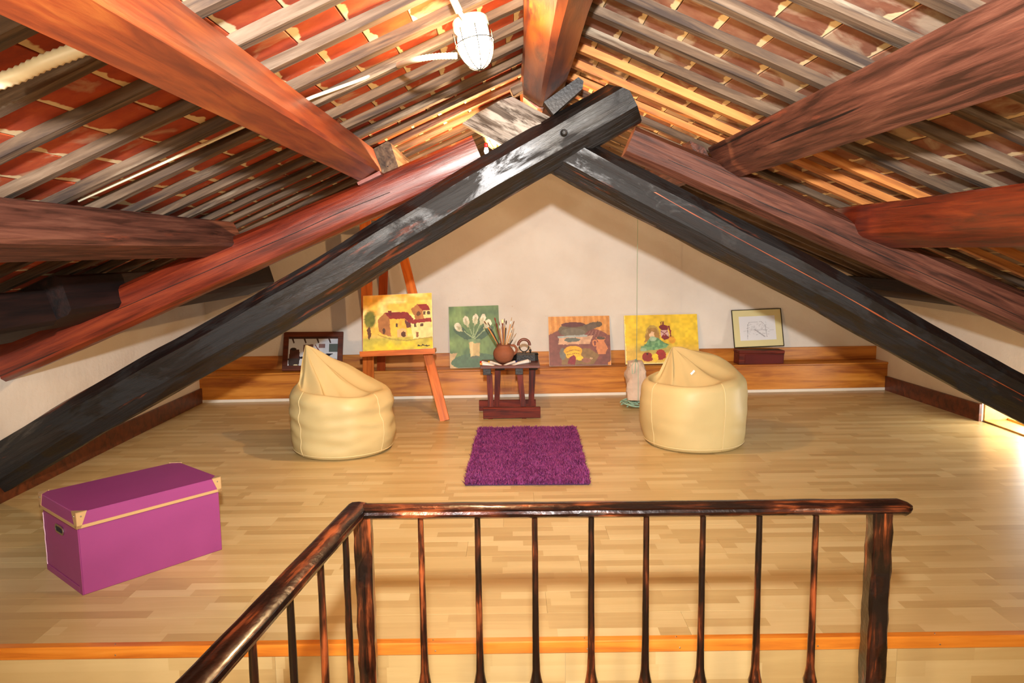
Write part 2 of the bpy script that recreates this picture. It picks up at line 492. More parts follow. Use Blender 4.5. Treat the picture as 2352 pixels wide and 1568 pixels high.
# riser faced with laminate panels
rz = box('wall_riser', M['mortar'], (XL, 4.15, EDGE + .002, EDGE + .03, ZL, -.045), kind='structure')
x = -3.15; xs = [-2.2, -.93, .19, 1.47, 2.75, 4.03]
pr = XL
for xx in xs:
    plank((pr + xx) / 2, EDGE - .004, -.130, xx - pr, .168, rz, rot=(math.radians(90), 0, 0)); pr = xx
nb = MB()
nb.box(XL, 4.14, EDGE - .010, EDGE + .030, -.046, .004, bev=.004)
ns = nb.obj('trim_1', M['trim'], kind='structure')
for xx in (-1.55, -.32, .265, .62, 1.15, 1.62):
    MB().lathe([(.003, 0), (.003, .0015), (.0015, .002)], 8).obj('screw', M['steel'], ns, mw=Matrix.Translation((xx, EDGE + .012, .004)))
    MB().lathe([(.003, 0), (.003, .0015), (.0015, .002)], 8).obj('screw', M['steel'], ns,
        mw=Matrix.Translation((xx + .01, EDGE - .010, -.028)) @ Matrix.Rotation(PI / 2, 4, 'X'))

# walls
roofL = lambda X: RZ - SL * (RX - X)
roofR = lambda X: RZ - SR * (X - RX)
box('wall_left', M['plaster'], (XL - .25, XL, YF - .2, 7.9, ZL - .1, roofL(XL) + .05), kind='structure')
# right wall with the low window opening
WY0, WY1, WZ0, WZ1 = 4.85, 6.21, 0.0, 0.34
rw = MB()
def rwall(y0, y1, z0, z1):
    rw.prism([(XR(y0), y0, z0), (XR(y1), y1, z0), (XR(y1), y1, z1), (XR(y0), y0, z1)],
             [(XR(y0) + .3, y0, z0), (XR(y1) + .3, y1, z0), (XR(y1) + .3, y1, z1), (XR(y0) + .3, y0, z1)])
rtop = roofR(4.0) + .06
rwall(YF - .2, WY0, ZL - .1, rtop); rwall(WY1, 8.1, -.02, rtop)
rwall(WY0, WY1, WZ1, rtop); rwall(WY0, WY1, ZL - .1, WZ0)
rw.obj('wall_right', M['plaster'], kind='structure')
# far wall (gable)
g = MB()
gy0, gy1 = .26, .5
pts = [(-3.4, -.1), (4.6, -.1), (4.6, roofR(4.6) + .06), (RX, RZ + .05), (-3.4, roofL(-3.4) + .06)]
g.prism([(x, gy0, z) for x, z in pts], [(x, gy1, z) for x, z in pts])
g.obj('wall_back', M['plaster'], mw=BACK, kind='structure')
g = MB(); pts = [(-3.4, -2.6), (4.6, -2.6), (4.6, roofR(4.6) + .06), (RX, RZ + .1), (-3.4, roofL(-3.4) + .06)]
g.prism([(x, YF - .2, z) for x, z in pts], [(x, YF, z) for x, z in pts])
g.obj('wall_front', M['plaster'], kind='structure')

# two-stepped board ledge along the far wall
MB().box(-3.22, 3.98, .0, .015, 0, .030, bev=.003).obj('baseboard_back', M['white'], mw=BACK, kind='structure')
MB().box(-3.22, 3.98, .006, .03, .030, .272, bev=.002).obj('trim_2', M['pine'], mw=BACK, kind='structure')
MB().box(-3.22, 3.98, -.004, .245, .272, .294, bev=.004).obj('trim_3', M['pine'], mw=BACK, kind='structure')
MB().box(-3.22, 3.98, .232, .262, .294, .432, bev=.003).obj('trim_4', M['pine'], mw=BACK, kind='structure')
box('baseboard_left', M['brownboard'], (XL, XL + .022, EDGE + .03, 7.44, 0, .15), bev=.002, kind='structure')
rb = MB()
rb.prism([(XR(WY1) - .022, WY1, 0), (XR(7.64) - .022, 7.64, 0), (XR(7.64) - .022, 7.64, .148), (XR(WY1) - .022, WY1, .148)],
         [(XR(WY1), WY1, 0), (XR(7.64), 7.64, 0), (XR(7.64), 7.64, .148), (XR(WY1), WY1, .148)])
rb.obj('baseboard_right', M['brownboard'], kind='structure')
# low window
wd = empty('window_1', (4.0, 5.2, 0)); wd['kind'] = 'structure'
M['jamb'] = plain('stained_yellow_jamb', 'd9a855', .6, var=.45, var_scale=14)
def wbox(nm, mat, x0, x1, y0, y1, z0, z1):
    o = box(nm, mat, (x0 - 4.0, x1 - 4.0, y0 - 5.2, y1 - 5.2, z0, z1), wd, bev=.002); return o
wbox('sill', M['jamb'], 3.985, 4.29, WY0, WY1, 0.0, .012)
wbox('jamb', M['jamb'], 3.985, 4.29, WY1 - .012, WY1 + .006, .012, WZ1)
wbox('jamb', M['jamb'], 3.985, 4.29, WY0, WY0 + .012, .012, WZ1)
wbox('window_frame', M['jamb'], 4.18, 4.21, WY0 + .012, WY1 - .012, .012, .03)
wbox('window_frame', M['jamb'], 4.18, 4.21, WY0 + .012, WY1 - .012, WZ1 - .02, WZ1)
def glass():
    m, nt, b = new_mat('clear_glass')
    t = N(nt, 'ShaderNodeBsdfTransparent'); g_ = N(nt, 'ShaderNodeBsdfGlossy', {'Roughness': .02})
    mx = N(nt, 'ShaderNodeMixShader', {0: .06, 1: t.outputs[0], 2: g_.outputs[0]})
    nt.links.new(mx.outputs[0], nt.nodes['Material Output'].inputs['Surface']); return m
M['glass'] = glass()
wbox('pane', M['glass'], 4.192, 4.196, WY0 + .012, WY1 - .012, .03, WZ1 - .02)

# ------------------------------------------------------------------ roof: deck, battens, tiles
def slope(side):
    s = SL if side < 0 else SR
    th = math.atan(s)
    if side < 0: xd = Vector((-math.cos(th), 0, -math.sin(th))); nz = Vector((-math.sin(th), 0, math.cos(th)))
    else: xd = Vector((math.cos(th), 0, -math.sin(th))); nz = Vector((math.sin(th), 0, math.cos(th)))
    L = (RX - XL + .12) / math.cos(th) if side < 0 else (4.15 - RX) / math.cos(th)
    mw = frame((RX, 0, RZ), xd, nz)
    ysgn = 1 if (mw @ Vector((0, 1, 0)) - mw @ Vector((0, 0, 0))).y > 0 else -1
    return mw, L, ysgn
BS = 0.315          # batten spacing
TS = 0.186          # tile spacing down the slope
BT = 0.038          # batten depth
Y0B = 2.748 - 14 * BS
for side in (-1, 1):
    mw, L, ys = slope(side)
    shift = 0 if side < 0 else .07
    deck = MB().box(-.12, L + .1, *sorted((ys * (YF - .2), ys * 8.2)), BT + .014, BT + .08).obj('ceiling', M['mortar'], mw=mw, kind='structure')
    rows = [Y0B + shift + i * BS for i in range(32)]
    rows = [r for r in rows if YF - .1 < r < 7.75]
    # battens
    for r in rows:
        nseg = 14; vs = []; fs = []
        hw, bt = .029 + random.uniform(-.005, .005), BT
        sd = random.uniform(0, 50)
        for i in range(nseg + 1):
            x = -.02 + (L + .05) * i / nseg
            dy = (noise.noise((x * 1.3, sd, 0)) * .022); dz = noise.noise((x * 1.7, sd, 9)) * .007
            for (a, c) in ((-hw, 0), (hw, 0), (hw, bt + .002), (-hw, bt + .002)):
                vs.append((x, a + dy + noise.noise((x * 5, sd, a)) * .004, (c + dz + noise.noise((x * 6, sd + 3, a)) * .003) if c == 0 else c))
        for i in range(nseg):
            for k in range(4): fs.append((i * 4 + k, i * 4 + (k + 1) % 4, i * 4 + 4 + (k + 1) % 4, i * 4 + 4 + k))
        fs += [(3, 2, 1, 0), tuple(nseg * 4 + k for k in range(4))]
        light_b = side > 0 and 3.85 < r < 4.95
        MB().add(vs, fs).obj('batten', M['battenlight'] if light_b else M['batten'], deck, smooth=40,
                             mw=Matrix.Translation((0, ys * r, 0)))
    # tiles
    tm = []
    for q in range(6):
        b = MB().box(-TS / 2 + .0015, TS / 2 - .0015, -BS / 2 + .002, BS / 2 - .002, BT, BT + .022, bev=.002)
        v2 = []
        for (x, y, z) in b.v:
            v2.append((x + noise.noise((x * 30, y * 30, q * 9)) * .003, y, z + (noise.noise((x * 9, y * 7, q * 5)) * .004 if z < BT + .01 else 0)))
        b.v = v2
        o = b.obj('tile', M['tileL'] if side < 0 else M['tileR']); tm.append(o.data); bpy.data.objects.remove(o)
    cells = []
    nt_ = int(L / TS) + 1
    for r in rows[:-1]:
        o0 = random.uniform(0, 1) * TS * .8
        for j in range(nt_):
            x = .02 + TS * (j + .5) + o0 - TS * .5
            if x > L + .05: continue
            cells.append((x, r + BS / 2))
    near = sorted([c for c in cells if c[1] > 1.55], key=lambda c: c[1] + .25 * c[0])[:299]
    ns_ = set(near)
    rest = MB()
    for c in cells:
        if c in ns_:
            o = bpy.data.objects.new('tile', random.choice(tm)); COL.objects.link(o); o.parent = deck
            o.location = (c[0], ys * c[1], random.uniform(-.001, .003))
            o.rotation_euler = (random.uniform(-.006, .006), random.uniform(-.014, .014), random.uniform(-.012, .012))
        else:
            z = BT + random.uniform(-.001, .003)
            rest.box(c[0] - TS / 2 + .004, c[0] + TS / 2 - .004, ys * c[1] - BS / 2 + .002, ys * c[1] + BS / 2 - .002, z, z + .02)
    rest.obj('tile_field', M['tileLf'] if side < 0 else M['tileRf'], deck, kind='stuff')


# ------------------------------------------------------------------ beams
def hewn(name, p0, p1, sec, mat, label=None, cat='beam', up=(0, 0, 1), taper=(1, 1), wob=.006, nseg=30, seed=0, group=None,
         smooth=28, cut0=0.0, cut1=0.0):
    """beam with local X along its length; sec = list of (y, z), y < 0 faces the camera"""
    p0 = Vector(p0); p1 = Vector(p1); L = (p1 - p0).length
    mw = frame(p0, p1 - p0, up); vs = []; fs = []; n = len(sec)
    for i in range(nseg + 1):
        t = i / nseg; x = L * t; s = taper[0] + (taper[1] - taper[0]) * t
        dy = noise.noise((x * .7, seed, 1)) * wob * 2.2 + noise.noise((x * 3.1, seed, 2)) * wob * .7; dz = noise.noise((x * .7, seed, 5)) * wob * 2.2
        for k, (a, c) in enumerate(sec):
            w = noise.noise((x * 2.3, seed + k * 1.7, 3)) * wob + noise.noise((x * 8, seed + k * 2.7, 4)) * wob * .35
            xx = x + (cut0 * c if i == 0 else 0) + (cut1 * c if i == nseg else 0)
            vs.append((xx, a * s + dy + w * (1 if a > 0 else -1), c * s + dz + noise.noise((x * 2.7, seed + k * 2.1, 8)) * wob))
    for i in range(nseg):
        for k in range(n): fs.append((i * n + k, i * n + (k + 1) % n, (i + 1) * n + (k + 1) % n, (i + 1) * n + k))
    fs += [tuple(range(n))[::-1], tuple(nseg * n + k for k in range(n))]
    o = MB().add(vs, fs).obj(name, mat, smooth=smooth, mw=mw)
    return tag(o, label, cat, group)


def dsec(w, h):  # dark scissor brace: tilted front facet with heavy bevels
    return [(-w * .52, h * .24), (-w * .455, -h * .20), (-w * .05, -h * .48), (w * .25, -h * .5), (w * .5, -h * .3),
            (w * .5, h * .35), (w * .2, h * .5), (-w * .18, h * .47)]


def rsec(w, h, n=12, e=.62):  # rounded log
    out = []
    for k in range(n):
        a = 2 * PI * (k + .5) / n
        c, s_ = math.cos(a), math.sin(a)
        out.append((w / 2 * math.copysign(abs(c) ** e, c), h / 2 * math.copysign(abs(s_) ** e, s_)))
    return out


def line2(a, b, t): return Vector(a).lerp(Vector(b), t)


YD = 4.50
darkL = hewn('truss_brace', (-3.2, YD - .03, .175), (.70, YD - .03, 2.352), dsec(.19, .285), M['dark'],
             label='near-black varnished diagonal beam rising from the left floor, crossing over the other dark beam', seed=3, wob=.009, nseg=44)
darkR = hewn('truss_brace', (-.12, YD + .05, 2.31), (4.16, YD + .05, .008), dsec(.19, .275), M['dark'],
             cut0=.71, label='near-black diagonal beam falling to the right, with a long orange split along it', seed=11, wob=.009, nseg=44)
# the pale weathered far end of that beam, its orange split and the bolt
hewn('weathered_end', (.0, 0, 0), (.50, 0, 0), [(a * 1.06, c * 1.04) for a, c in dsec(.19, .275)], M['darkpale'], None, None, seed=11, wob=.009, nseg=6, cut0=.71)
we = bpy.data.objects['weathered_end']; we.matrix_world = Matrix.Translation((-.006, 0, .0)); we.parent = darkR
M['split'] = wood('raw_orange_split', ['5a2410', '94461f', 'c88050'], k=2, stretch=20, rough=.5, bump=.3)
cb = MB(); vs = []; fs = []
for i in range(61):
    x = .5 + 3.4 * i / 60; w = (.0018 + .006 * abs(noise.noise((i * .23, 4, 4)))) * (1 if i > 8 else .5) * (0.15 if i in (0, 60) else 1)
    zc = .035 - .012 * (x - .5) + noise.noise((x * 1.1, 5, 5)) * .014; yf = -.100 + (.06 - zc) * .10
    vs += [(x, yf - .004, zc - w), (x, yf - .004, zc + w), (x, yf + .03, zc + w), (x, yf + .03, zc - w)]
for i in range(60):
    for k in range(4): fs.append((i * 4 + k, i * 4 + (k + 1) % 4, i * 4 + 4 + (k + 1) % 4, i * 4 + 4 + k))
cb.add(vs, fs + [(0, 1, 2, 3), (240, 241, 242, 243)]).obj('split', M['split'], darkR, smooth=60, label='long orange split in the wood')
bo = ony(1295, 305, 4.36)
blt = MB().lathe([(.020, 0), (.020, .012), (.017, .016), (.012, .014), (.010, .010), (.003, .009)], 20).obj('bolt', M['iron'], darkL, smooth=40)
blt.matrix_parent_inverse = darkL.matrix_world.inverted(); blt.matrix_world = Matrix.Translation(bo) @ Matrix.Rotation(math.radians(90), 4, 'X')

YRD = 4.64
a, b = ony(0, 822, YRD - .1), ony(1098, 345, YRD - .1); a.y = b.y = YRD
a2 = a + (a - b) * .035
redL = hewn('principal_rafter', a2, b, rsec(.2, .25), M['red'],
            'glossy red-brown round rafter above the left dark beam, sawn off below the ridge', seed=21, taper=(1.12, .82), wob=.007, nseg=36)
a, b = ony(1450, 320, YRD - .1), ony(2352, 712, YRD - .1); a.y = b.y = YRD
b2 = b + (b - a) * .50
redR = hewn('principal_rafter', a, b2, [(-.1, .07), (-.1, -.08), (-.03, -.115), (.1, -.1), (.1, .09), (-.02, .115)], M['redrough'],
            'dull red-brown rafter above the right dark beam, sawn off near the ridge', seed=25, taper=(.85, 1.1), wob=.007, nseg=36)
# light drying cracks on both rafters
M['crackpale'] = plain('pale_crack_edge', 'b58a74', .5)


def crack(parent, pts, w, mat, nm='crack'):
    vs = []; fs = []
    for i, (x, y, z) in enumerate(pts):
        ww = w * (0.2 if i in (0, len(pts) - 1) else 1) * (.6 + .7 * abs(noise.noise((x * 4, z, 2))))
        vs += [(x, y - .002, z - ww), (x, y - .002, z + ww), (x, y + .02, z + ww), (x, y + .02, z - ww)]
    for i in range(len(pts) - 1):
        for k in range(4): fs.append((i * 4 + k, i * 4 + (k + 1) % 4, i * 4 + 4 + (k + 1) % 4, i * 4 + 4 + k))
    fs += [(0, 1, 2, 3), tuple((len(pts) - 1) * 4 + k for k in range(4))]
    return MB().add(vs, fs).obj(nm, mat, parent)


crack(redR, [(.25 + i * .055, -.1 * (.86 + i * .0045) - .004 + noise.noise((i * .05, 2, 2)) * .003, -.02 + noise.noise((i * .13, 7, 2)) * .012 - .0006 * i) for i in range(44)], .0018, M['blockblack'])
crack(redL, [(.9 + i * .055, -.113 + i * .0003, -.015 + noise.noise((i * .13, 3, 2)) * .01) for i in range(34)], .0016, M['blockblack'])


M['shadedtimber'] = wood('shade_darkened_timber', ['0c0606', '1c0d0a', '2e1610'], k=1.4, stretch=16, rough=.6, bump=.5, spec=.3)  # shade of the beams above put into the low purlins' wood colour


def purlin(name, poly0, poly1, y0, y1, mat, label, seed=0, wob=.004, nseg=22):
    """squared timber running towards the far wall; polys are world (x, z) corners at both ends"""
    c0 = Vector((sum(p[0] for p in poly0) / len(poly0), y0, sum(p[1] for p in poly0) / len(poly0)))
    mw = frame(c0, (0, 1, 0), (0, 0, 1)); inv = mw.inverted(); vs = []; fs = []; n = len(poly0)
    for i in range(nseg + 1):
        t = i / nseg; Y = y0 + (y1 - y0) * t
        for k in range(n):
            x = poly0[k][0] * (1 - t) + poly1[k][0] * t + noise.noise((Y * 1.4, seed, k * 2.3)) * wob
            z = poly0[k][1] * (1 - t) + poly1[k][1] * t + noise.noise((Y * 1.4, seed + 4, k * 2.9)) * wob
            vs.append(inv @ Vector((x, Y, z)))
    for i in range(nseg):
        for k in range(n): fs.append((i * n + k, i * n + (k + 1) % n, (i + 1) * n + (k + 1) % n, (i + 1) * n + k))
    fs += [tuple(range(n))[::-1], tuple(nseg * n + k for k in range(n))]
    return tag(MB().add(vs, fs).obj(name, mat, mw=mw, smooth=30), label, 'beam')


def quad(bl, br, third, at='tr'):
    bl, br, third = Vector(bl), Vector(br), Vector(third)
    if at == 'tr': tr = third; tl = bl + (third - br)
    else: tl = third; tr = br + (third - bl)
    e = .09
    pts = [bl, br, tr, tl]; out = []
    for i, p in enumerate(pts):
        a, c = pts[i - 1], pts[(i + 1) % 4]
        out += [tuple(p.lerp(a, e)), tuple(p.lerp(c, e))]
    return out


purlin('purlin', quad((-.90, 1.918), (-.766, 1.99), (-.802, 2.15)), quad((-.894, 1.903), (-.774, 1.975), (-.835, 2.128)), YF, 4.66, M['redorange'],
       'squared orange-red purlin at upper left, brightly lit on its lamp side', 31)
purlin('purlin', quad((1.26, 1.98), (1.415, 1.90), (1.19, 2.115), 'tl'), quad((1.274, 1.961), (1.375, 1.903), (1.20, 2.10), 'tl'), YF, 4.66, M['redrough'],
       'heavy red-brown purlin at upper right with nail holes and a drying crack', 37)
purlin('purlin', quad((-1.86, 1.475), (-1.66, 1.545), (-1.75, 1.715)), quad((-1.86, 1.467), (-1.66, 1.545), (-1.74, 1.70)), YF, 4.74, M['redrough'],
       'dark red purlin with a long horizontal crack at the left edge, below the orange one', 41)
purlin('purlin', quad((2.08, 1.545), (2.3, 1.46), (2.0, 1.745), 'tl'), quad((2.10, 1.55), (2.3, 1.47), (2.01, 1.735), 'tl'), YF, 4.74, M['red'],
       'round-edged deep red purlin at the right edge, below the heavy one', 43, wob=.01)
purlin('purlin', quad((-2.70, 1.02), (-2.42, 1.13), (-2.48, 1.32)), quad((-2.70, 1.03), (-2.42, 1.14), (-2.48, 1.33)), YF, 3.98, M['shadedtimber'],
       'short end of a nearly black purlin in shadow at the left edge, low behind the glossy rafter', 48)
purlin('purlin', quad((-2.66, 1.07), (-2.36, 1.19), (-2.42, 1.40)), quad((-2.66, 1.07), (-2.36, 1.19), (-2.42, 1.40)), 4.02, 7.5, M['shadedtimber'],
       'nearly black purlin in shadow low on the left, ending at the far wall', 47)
purlin('purlin', quad((3.36, 1.05), (3.58, .97), (3.40, 1.18), 'tl'), quad((3.36, 1.08), (3.58, 1.0), (3.40, 1.2), 'tl'), YF, 7.6, M['shadedtimber'],
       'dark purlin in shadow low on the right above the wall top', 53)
purlin('purlin', quad((-.80, 1.94), (-.68, 2.0), (-.735, 2.17)), quad((-.80, 1.94), (-.68, 2.0), (-.735, 2.17)), 4.70, 7.80, M['batten'],
       'grey-brown purlin of the far bay, its tip resting on the left red rafter', 59)
purlin('purlin', quad((1.17, 1.99), (1.27, 1.94), (1.10, 2.15), 'tl'), quad((1.17, 1.99), (1.27, 1.94), (1.10, 2.15), 'tl'), 4.70, 7.85, M['redrough'],
       'brown purlin of the far bay, its tip resting on the right red rafter', 61)
# hewn ridge beam in two lengths
M['ridge'] = wood('hewn_ridge_oak', ['5a240c', '8a4416', 'b06a28'], k=.9, stretch=9, rough=.38, bump=.6, coat=.2, patch=('3a1710', 1.5, .58, .06, 4), streak='1a0a06', bdist=.014)
rp0 = [(.045, 2.50), (.055, 2.40), (.165, 2.325), (.215, 2.33), (.33, 2.43), (.35, 2.52), (.21, 2.585)]
rp1 = [(.075, 2.52), (.085, 2.40), (.172, 2.335), (.20, 2.335), (.325, 2.445), (.335, 2.53), (.21, 2.585)]
purlin('ridge_beam', rp0, rp1, YF, 4.56, M['ridge'], 'thick hewn ridge beam running overhead from the top of the frame to the truss peak', 67, wob=.012)
purlin('ridge_beam', rp1, rp1, 4.62, 7.80, M['ridge'], 'far ridge beam running on from the truss peak to the white wall', 71, wob=.008)
# wedge and short packing pieces at the peak
mw = frame(ony(1292, 222, 4.42) + Vector((0, .06, 0)), (.80, 0, .62), (-.6, 0, .8))
wz = MB().prism([(-.10, -.05, -.045), (.12, -.05, -.035), (.15, -.05, -.005), (.14, -.05, .03), (-.10, -.05, .045)],
                [(-.10, .06, -.045), (.12, .06, -.035), (.15, .06, -.005), (.14, .06, .03), (-.10, .06, .045)]).obj('wedge', M['blockblack'], mw=mw)
tag(wz, 'black wooden wedge block between ridge beam and left dark beam', 'block')
mw = frame(ony(1192, 205, 4.6), (-.9, 0, -.42), (0, 0, 1))
tag(MB().box(-.05, .05, -.05, .05, -.025, .025, bev=.004).obj('packing_block', M['batten'], mw=mw), 'short sawn grey block tucked beside the ridge beam', 'block')
for px, py, lab, d in ((850, 412, 'thin wooden shim where the orange purlin rests on the left rafter', (-1, 0, -.42)),
                       (480, 572, 'chipped wooden shim under the lower left purlin', (-1, 0, -.42)),
                       (2072, 540, 'pale wooden shim under the lower right purlin', (1, 0, -.45))):
    mw = frame(ony(px, py, 4.56) + Vector((0, .0, 0)), d, (0, 0, 1))
    tag(MB().prism([(-.08, -.06, -.010), (.07, -.06, -.012), (.07, -.06, .006), (-.08, -.06, .014)],
                   [(-.08, .06, -.010), (.07, .06, -.012), (.07, .06, .006), (-.08, .06, .014)]).obj('shim', M['red'], mw=mw), lab, 'shim')

# ------------------------------------------------------------------ cables and lamps
thL = math.atan(SL); nL = (-math.sin(thL), 0, math.cos(thL))
def onroof(x, y, d=0.0): return onpl(x, y, Vector((RX, 0, RZ)) + Vector(nL) * d, nL)


def smooth_path(pts, n):
    pts = [Vector(p) for p in pts]; out = []
    P_ = [pts[0]] + pts + [pts[-1]]
    for i in range(1, len(P_) - 2):
        for k in range(n):
            t = k / n; a, b_, c, d = P_[i - 1:i + 3]
            out.append(.5 * ((2 * b_) + (c - a) * t + (2 * a - 5 * b_ + 4 * c - d) * t * t + (3 * b_ - a - 3 * c + d) * t ** 3))
    return out + [pts[-1]]


def corr(pts, r, step=.006):
    p = smooth_path(pts, 24); L = sum((p[i + 1] - p[i]).length for i in range(len(p) - 1)); n = int(L / step)
    out = []; acc = 0; i = 0
    for k in range(n):
        target = L * k / (n - 1)
        while i < len(p) - 2 and acc + (p[i + 1] - p[i]).length < target: acc += (p[i + 1] - p[i]).length; i += 1
        out.append(p[i].lerp(p[i + 1], min(1, (target - acc) / max(1e-6, (p[i + 1] - p[i]).length))))
    return out, [r if k % 2 else r * .84 for k in range(len(out))]


LC = ony(1087, 108, 2.92)
pl, rr = corr([ony(1050, 128, 2.92), ony(1000, 130, 2.92), ony(950, 138, 2.96), onroof(915, 150, .0)], .0125)
tag(MB().tube(pl, rr, 10).obj('flexible_conduit', M['cream_plastic'], smooth=180), 'white corrugated conduit bending away from the lit lamp', 'cable')
pth = [onroof(918, 149, .01), onroof(820, 186, .012), onroof(720, 222, .012), onroof(560, 290, .012), onroof(400, 362, .012), onroof(180, 461, .012)]
tag(MB().tube(pth, .0075, 8).obj('conduit_pipe', M['cream_plastic'], smooth=180), 'thin straight cream pipe clipped along a batten, passing above the orange purlin', 'cable')
tag(MB().tube([onroof(606, 496, .012), onroof(775, 413, .012)], .007, 8).obj('conduit_pipe', M['cream_plastic'], smooth=180),
    'short thin cream pipe just above the glossy red rafter', 'cable')
pl, rr = corr([onroof(-40, 200, -.03), onroof(40, 172, -.03), onroof(110, 140, -.03), onroof(240, 92, -.03)], .021, .008)
tag(MB().tube(pl, rr, 12).obj('flexible_conduit', M['cream_plastic'], smooth=180), 'thick ribbed cream conduit at the upper left corner', 'cable')
tag(MB().tube([ony(1028, -40, 2.75), ony(1042, 0, 2.78), ony(1055, 28, 2.80)], .014, 10).tube([ony(1055, 26, 2.80), ony(1068, 46, 2.84)], .0085, 10)
    .obj('conduit_pipe', M['cream_plastic'], smooth=60), 'white cable sleeve coming down to the lit lamp from the top edge', 'cable')


def emis(name, c, s):
    m, nt, b = new_mat(name); b.inputs['Base Color'].default_value = rgba(c)
    b.inputs['Emission Color'].default_value = (*c, 1); b.inputs['Emission Strength'].default_value = s
    return m


M['glow'] = emis('lit_lamp_glass', (1.0, .66, .32), 330)
M['glow2'] = emis('small_lit_bulb', (1.0, .55, .22), 260)
M['amberglass'] = plain('dusty_amber_glass', 'b89445', .15, var=.2, coat=.6)
M['redplastic'] = plain('red_plastic', 'a01018', .3)


def cage_lamp(name, mw, glass_mat, label, s=1.0, cage=True, base_mat=None):
    e = empty(name, None, label, 'lamp', mw=mw)
    MB().lathe([(.062 * s, 0), (.066 * s, -.006 * s), (.066 * s, -.03 * s), (.058 * s, -.042 * s)], 24).obj('lamp_base', base_mat or M['iron'], e, smooth=40)
    pr = [(.050 * s, -.042 * s), (.058 * s, -.06 * s), (.062 * s, -.09 * s), (.060 * s, -.12 * s), (.050 * s, -.148 * s), (.032 * s, -.168 * s), (.010 * s, -.176 * s)]
    MB().lathe(pr, 20).obj('glass_globe', glass_mat, e, smooth=180)
    if cage:
        for k in range(4):
            a = PI * k / 4 + .2; pts = []
            for i in range(17):
                t = -PI / 2 * 1.02 + PI * 1.02 * i / 16
                rr = .072 * s * math.sin(t); z = -.045 * s - .142 * s * max(0, math.cos(t)) ** .8
                pts.append((rr * math.cos(a), rr * math.sin(a), z))
            MB().tube(pts, .0022 * s, 6).obj('cage_wire', M['iron'], e, smooth=180)
        MB().tube([(.071 * s * math.cos(2 * PI * k / 24), .071 * s * math.sin(2 * PI * k / 24), -.09 * s) for k in range(24)], .0022 * s, 6, closed=True).obj('cage_ring', M['iron'], e, smooth=180)
    return e


tilt = frame((0, 0, 0), (math.cos(.2), 0, math.sin(.2)), (-.2, .12, 1))
cage_lamp('bulkhead_lamp', Matrix.Translation(LC + Vector((-.012, 0, .098))) @ tilt, M['glow'], 'lit round bulkhead lamp glowing white beside the ridge beam', 1.02, cage=True, base_mat=M['cream_plastic'])
L2 = ony(1127, 312, 5.15)
cage_lamp('bulkhead_lamp', Matrix.Translation(L2 + Vector((0, 0, .09))) @ tilt, M['amberglass'], 'unlit caged lamp with amber glass behind the truss, left of the peak', 1.0)
e = empty('light_bulb', ony(1117, 347, 5.0), 'small lit bulb glinting just below the amber caged lamp', 'lamp')
MB().lathe([(.004, .03), (.011, .018), (.014, .0), (.010, -.014), (.003, -.02)], 12).obj('bulb', M['glow2'], e, smooth=180)
MB().lathe([(.009, .022), (.012, .028), (.012, .05), (.004, .055)], 12).obj('socket', M['redplastic'], e, smooth=40)
# lamp bodies added for the fill lights, out of view behind the camera
for x, z in ((-1.0, 1.65), (1.3, 1.75)):
    e = empty('added_fill_lamp', (x, -.85, z + .11), 'added fill lamp on a cord behind the viewer, %s of the stairs' % ('left' if x < 0 else 'right'), 'lamp')
    MB().lathe([(.02, 0), (.03, .02), (.03, .06), (.01, .08)], 16).obj('socket', M['cream_plastic'], e, smooth=40)
    MB().tube([(0, 0, .07), (0, 0, (roofL(x) if x < 0 else roofR(x)) - z - .11)], .004, 6).obj('cord', M['cream_plastic'], e)

# ------------------------------------------------------------------ railing
rl = empty('stair_railing', (-.40, 1.85, ZL), 'black wrought-iron stair railing rubbed with copper, in the foreground', 'railing')
O = Vector((-.40, 1.85, ZL))
RT = .855 - ZL


def railprof():  # handrail cross-section (across, up): flat moulded top
    return [(-.026, -.012), (-.028, -.004), (-.024, .002), (-.027, .008), (-.018, .013), (0, .015), (.018, .013), (.027, .008), (.024, .002), (.028, -.004), (.026, -.012), (.014, -.020), (-.014, -.020)]


def rail(p0, p1, nseg, seed, nm='handrail', endround=False):
    p0 = Vector(p0); p1 = Vector(p1); L = (p1 - p0).length; mw = frame(p0, p1 - p0, (0, 0, 1)); vs = []; fs = []; pr = railprof(); n = len(pr)
    for i in range(nseg + 1):
        t = i / nseg; x = L * t; s = 1.0
        if endround and t > .985: s = max(.45, math.sqrt(max(0, 1 - ((t - .985) / .015) ** 2)))
        for k, (a, c) in enumerate(pr):
            vs.append((x, a * s + noise.noise((x * 9, seed, k)) * .0015, c * (s if s < 1 else 1) + noise.noise((x * 9, seed + 5, k)) * .0014 - (.0 if s == 1 else .003)))
    for i in range(nseg):
        for k in range(n): fs.append((i * n + k, i * n + (k + 1) % n, (i + 1) * n + (k + 1) % n, (i + 1) * n + k))
    fs += [tuple(range(n))[::-1], tuple(nseg * n + k for k in range(n))]
    return MB().add(vs, fs).obj(nm, M['copperx'], rl, smooth=40, mw=mw)


rail((-.012, 0, RT - .013), (1.415, 0, RT - .019), 160, 3, endround=True)
dirL = Vector((-.075, -.65, 0)).normalized()
rail(Vector((0, .018, RT - .011)), Vector((0, .018, RT - .011)) + dirL * 1.75, 60, 9)


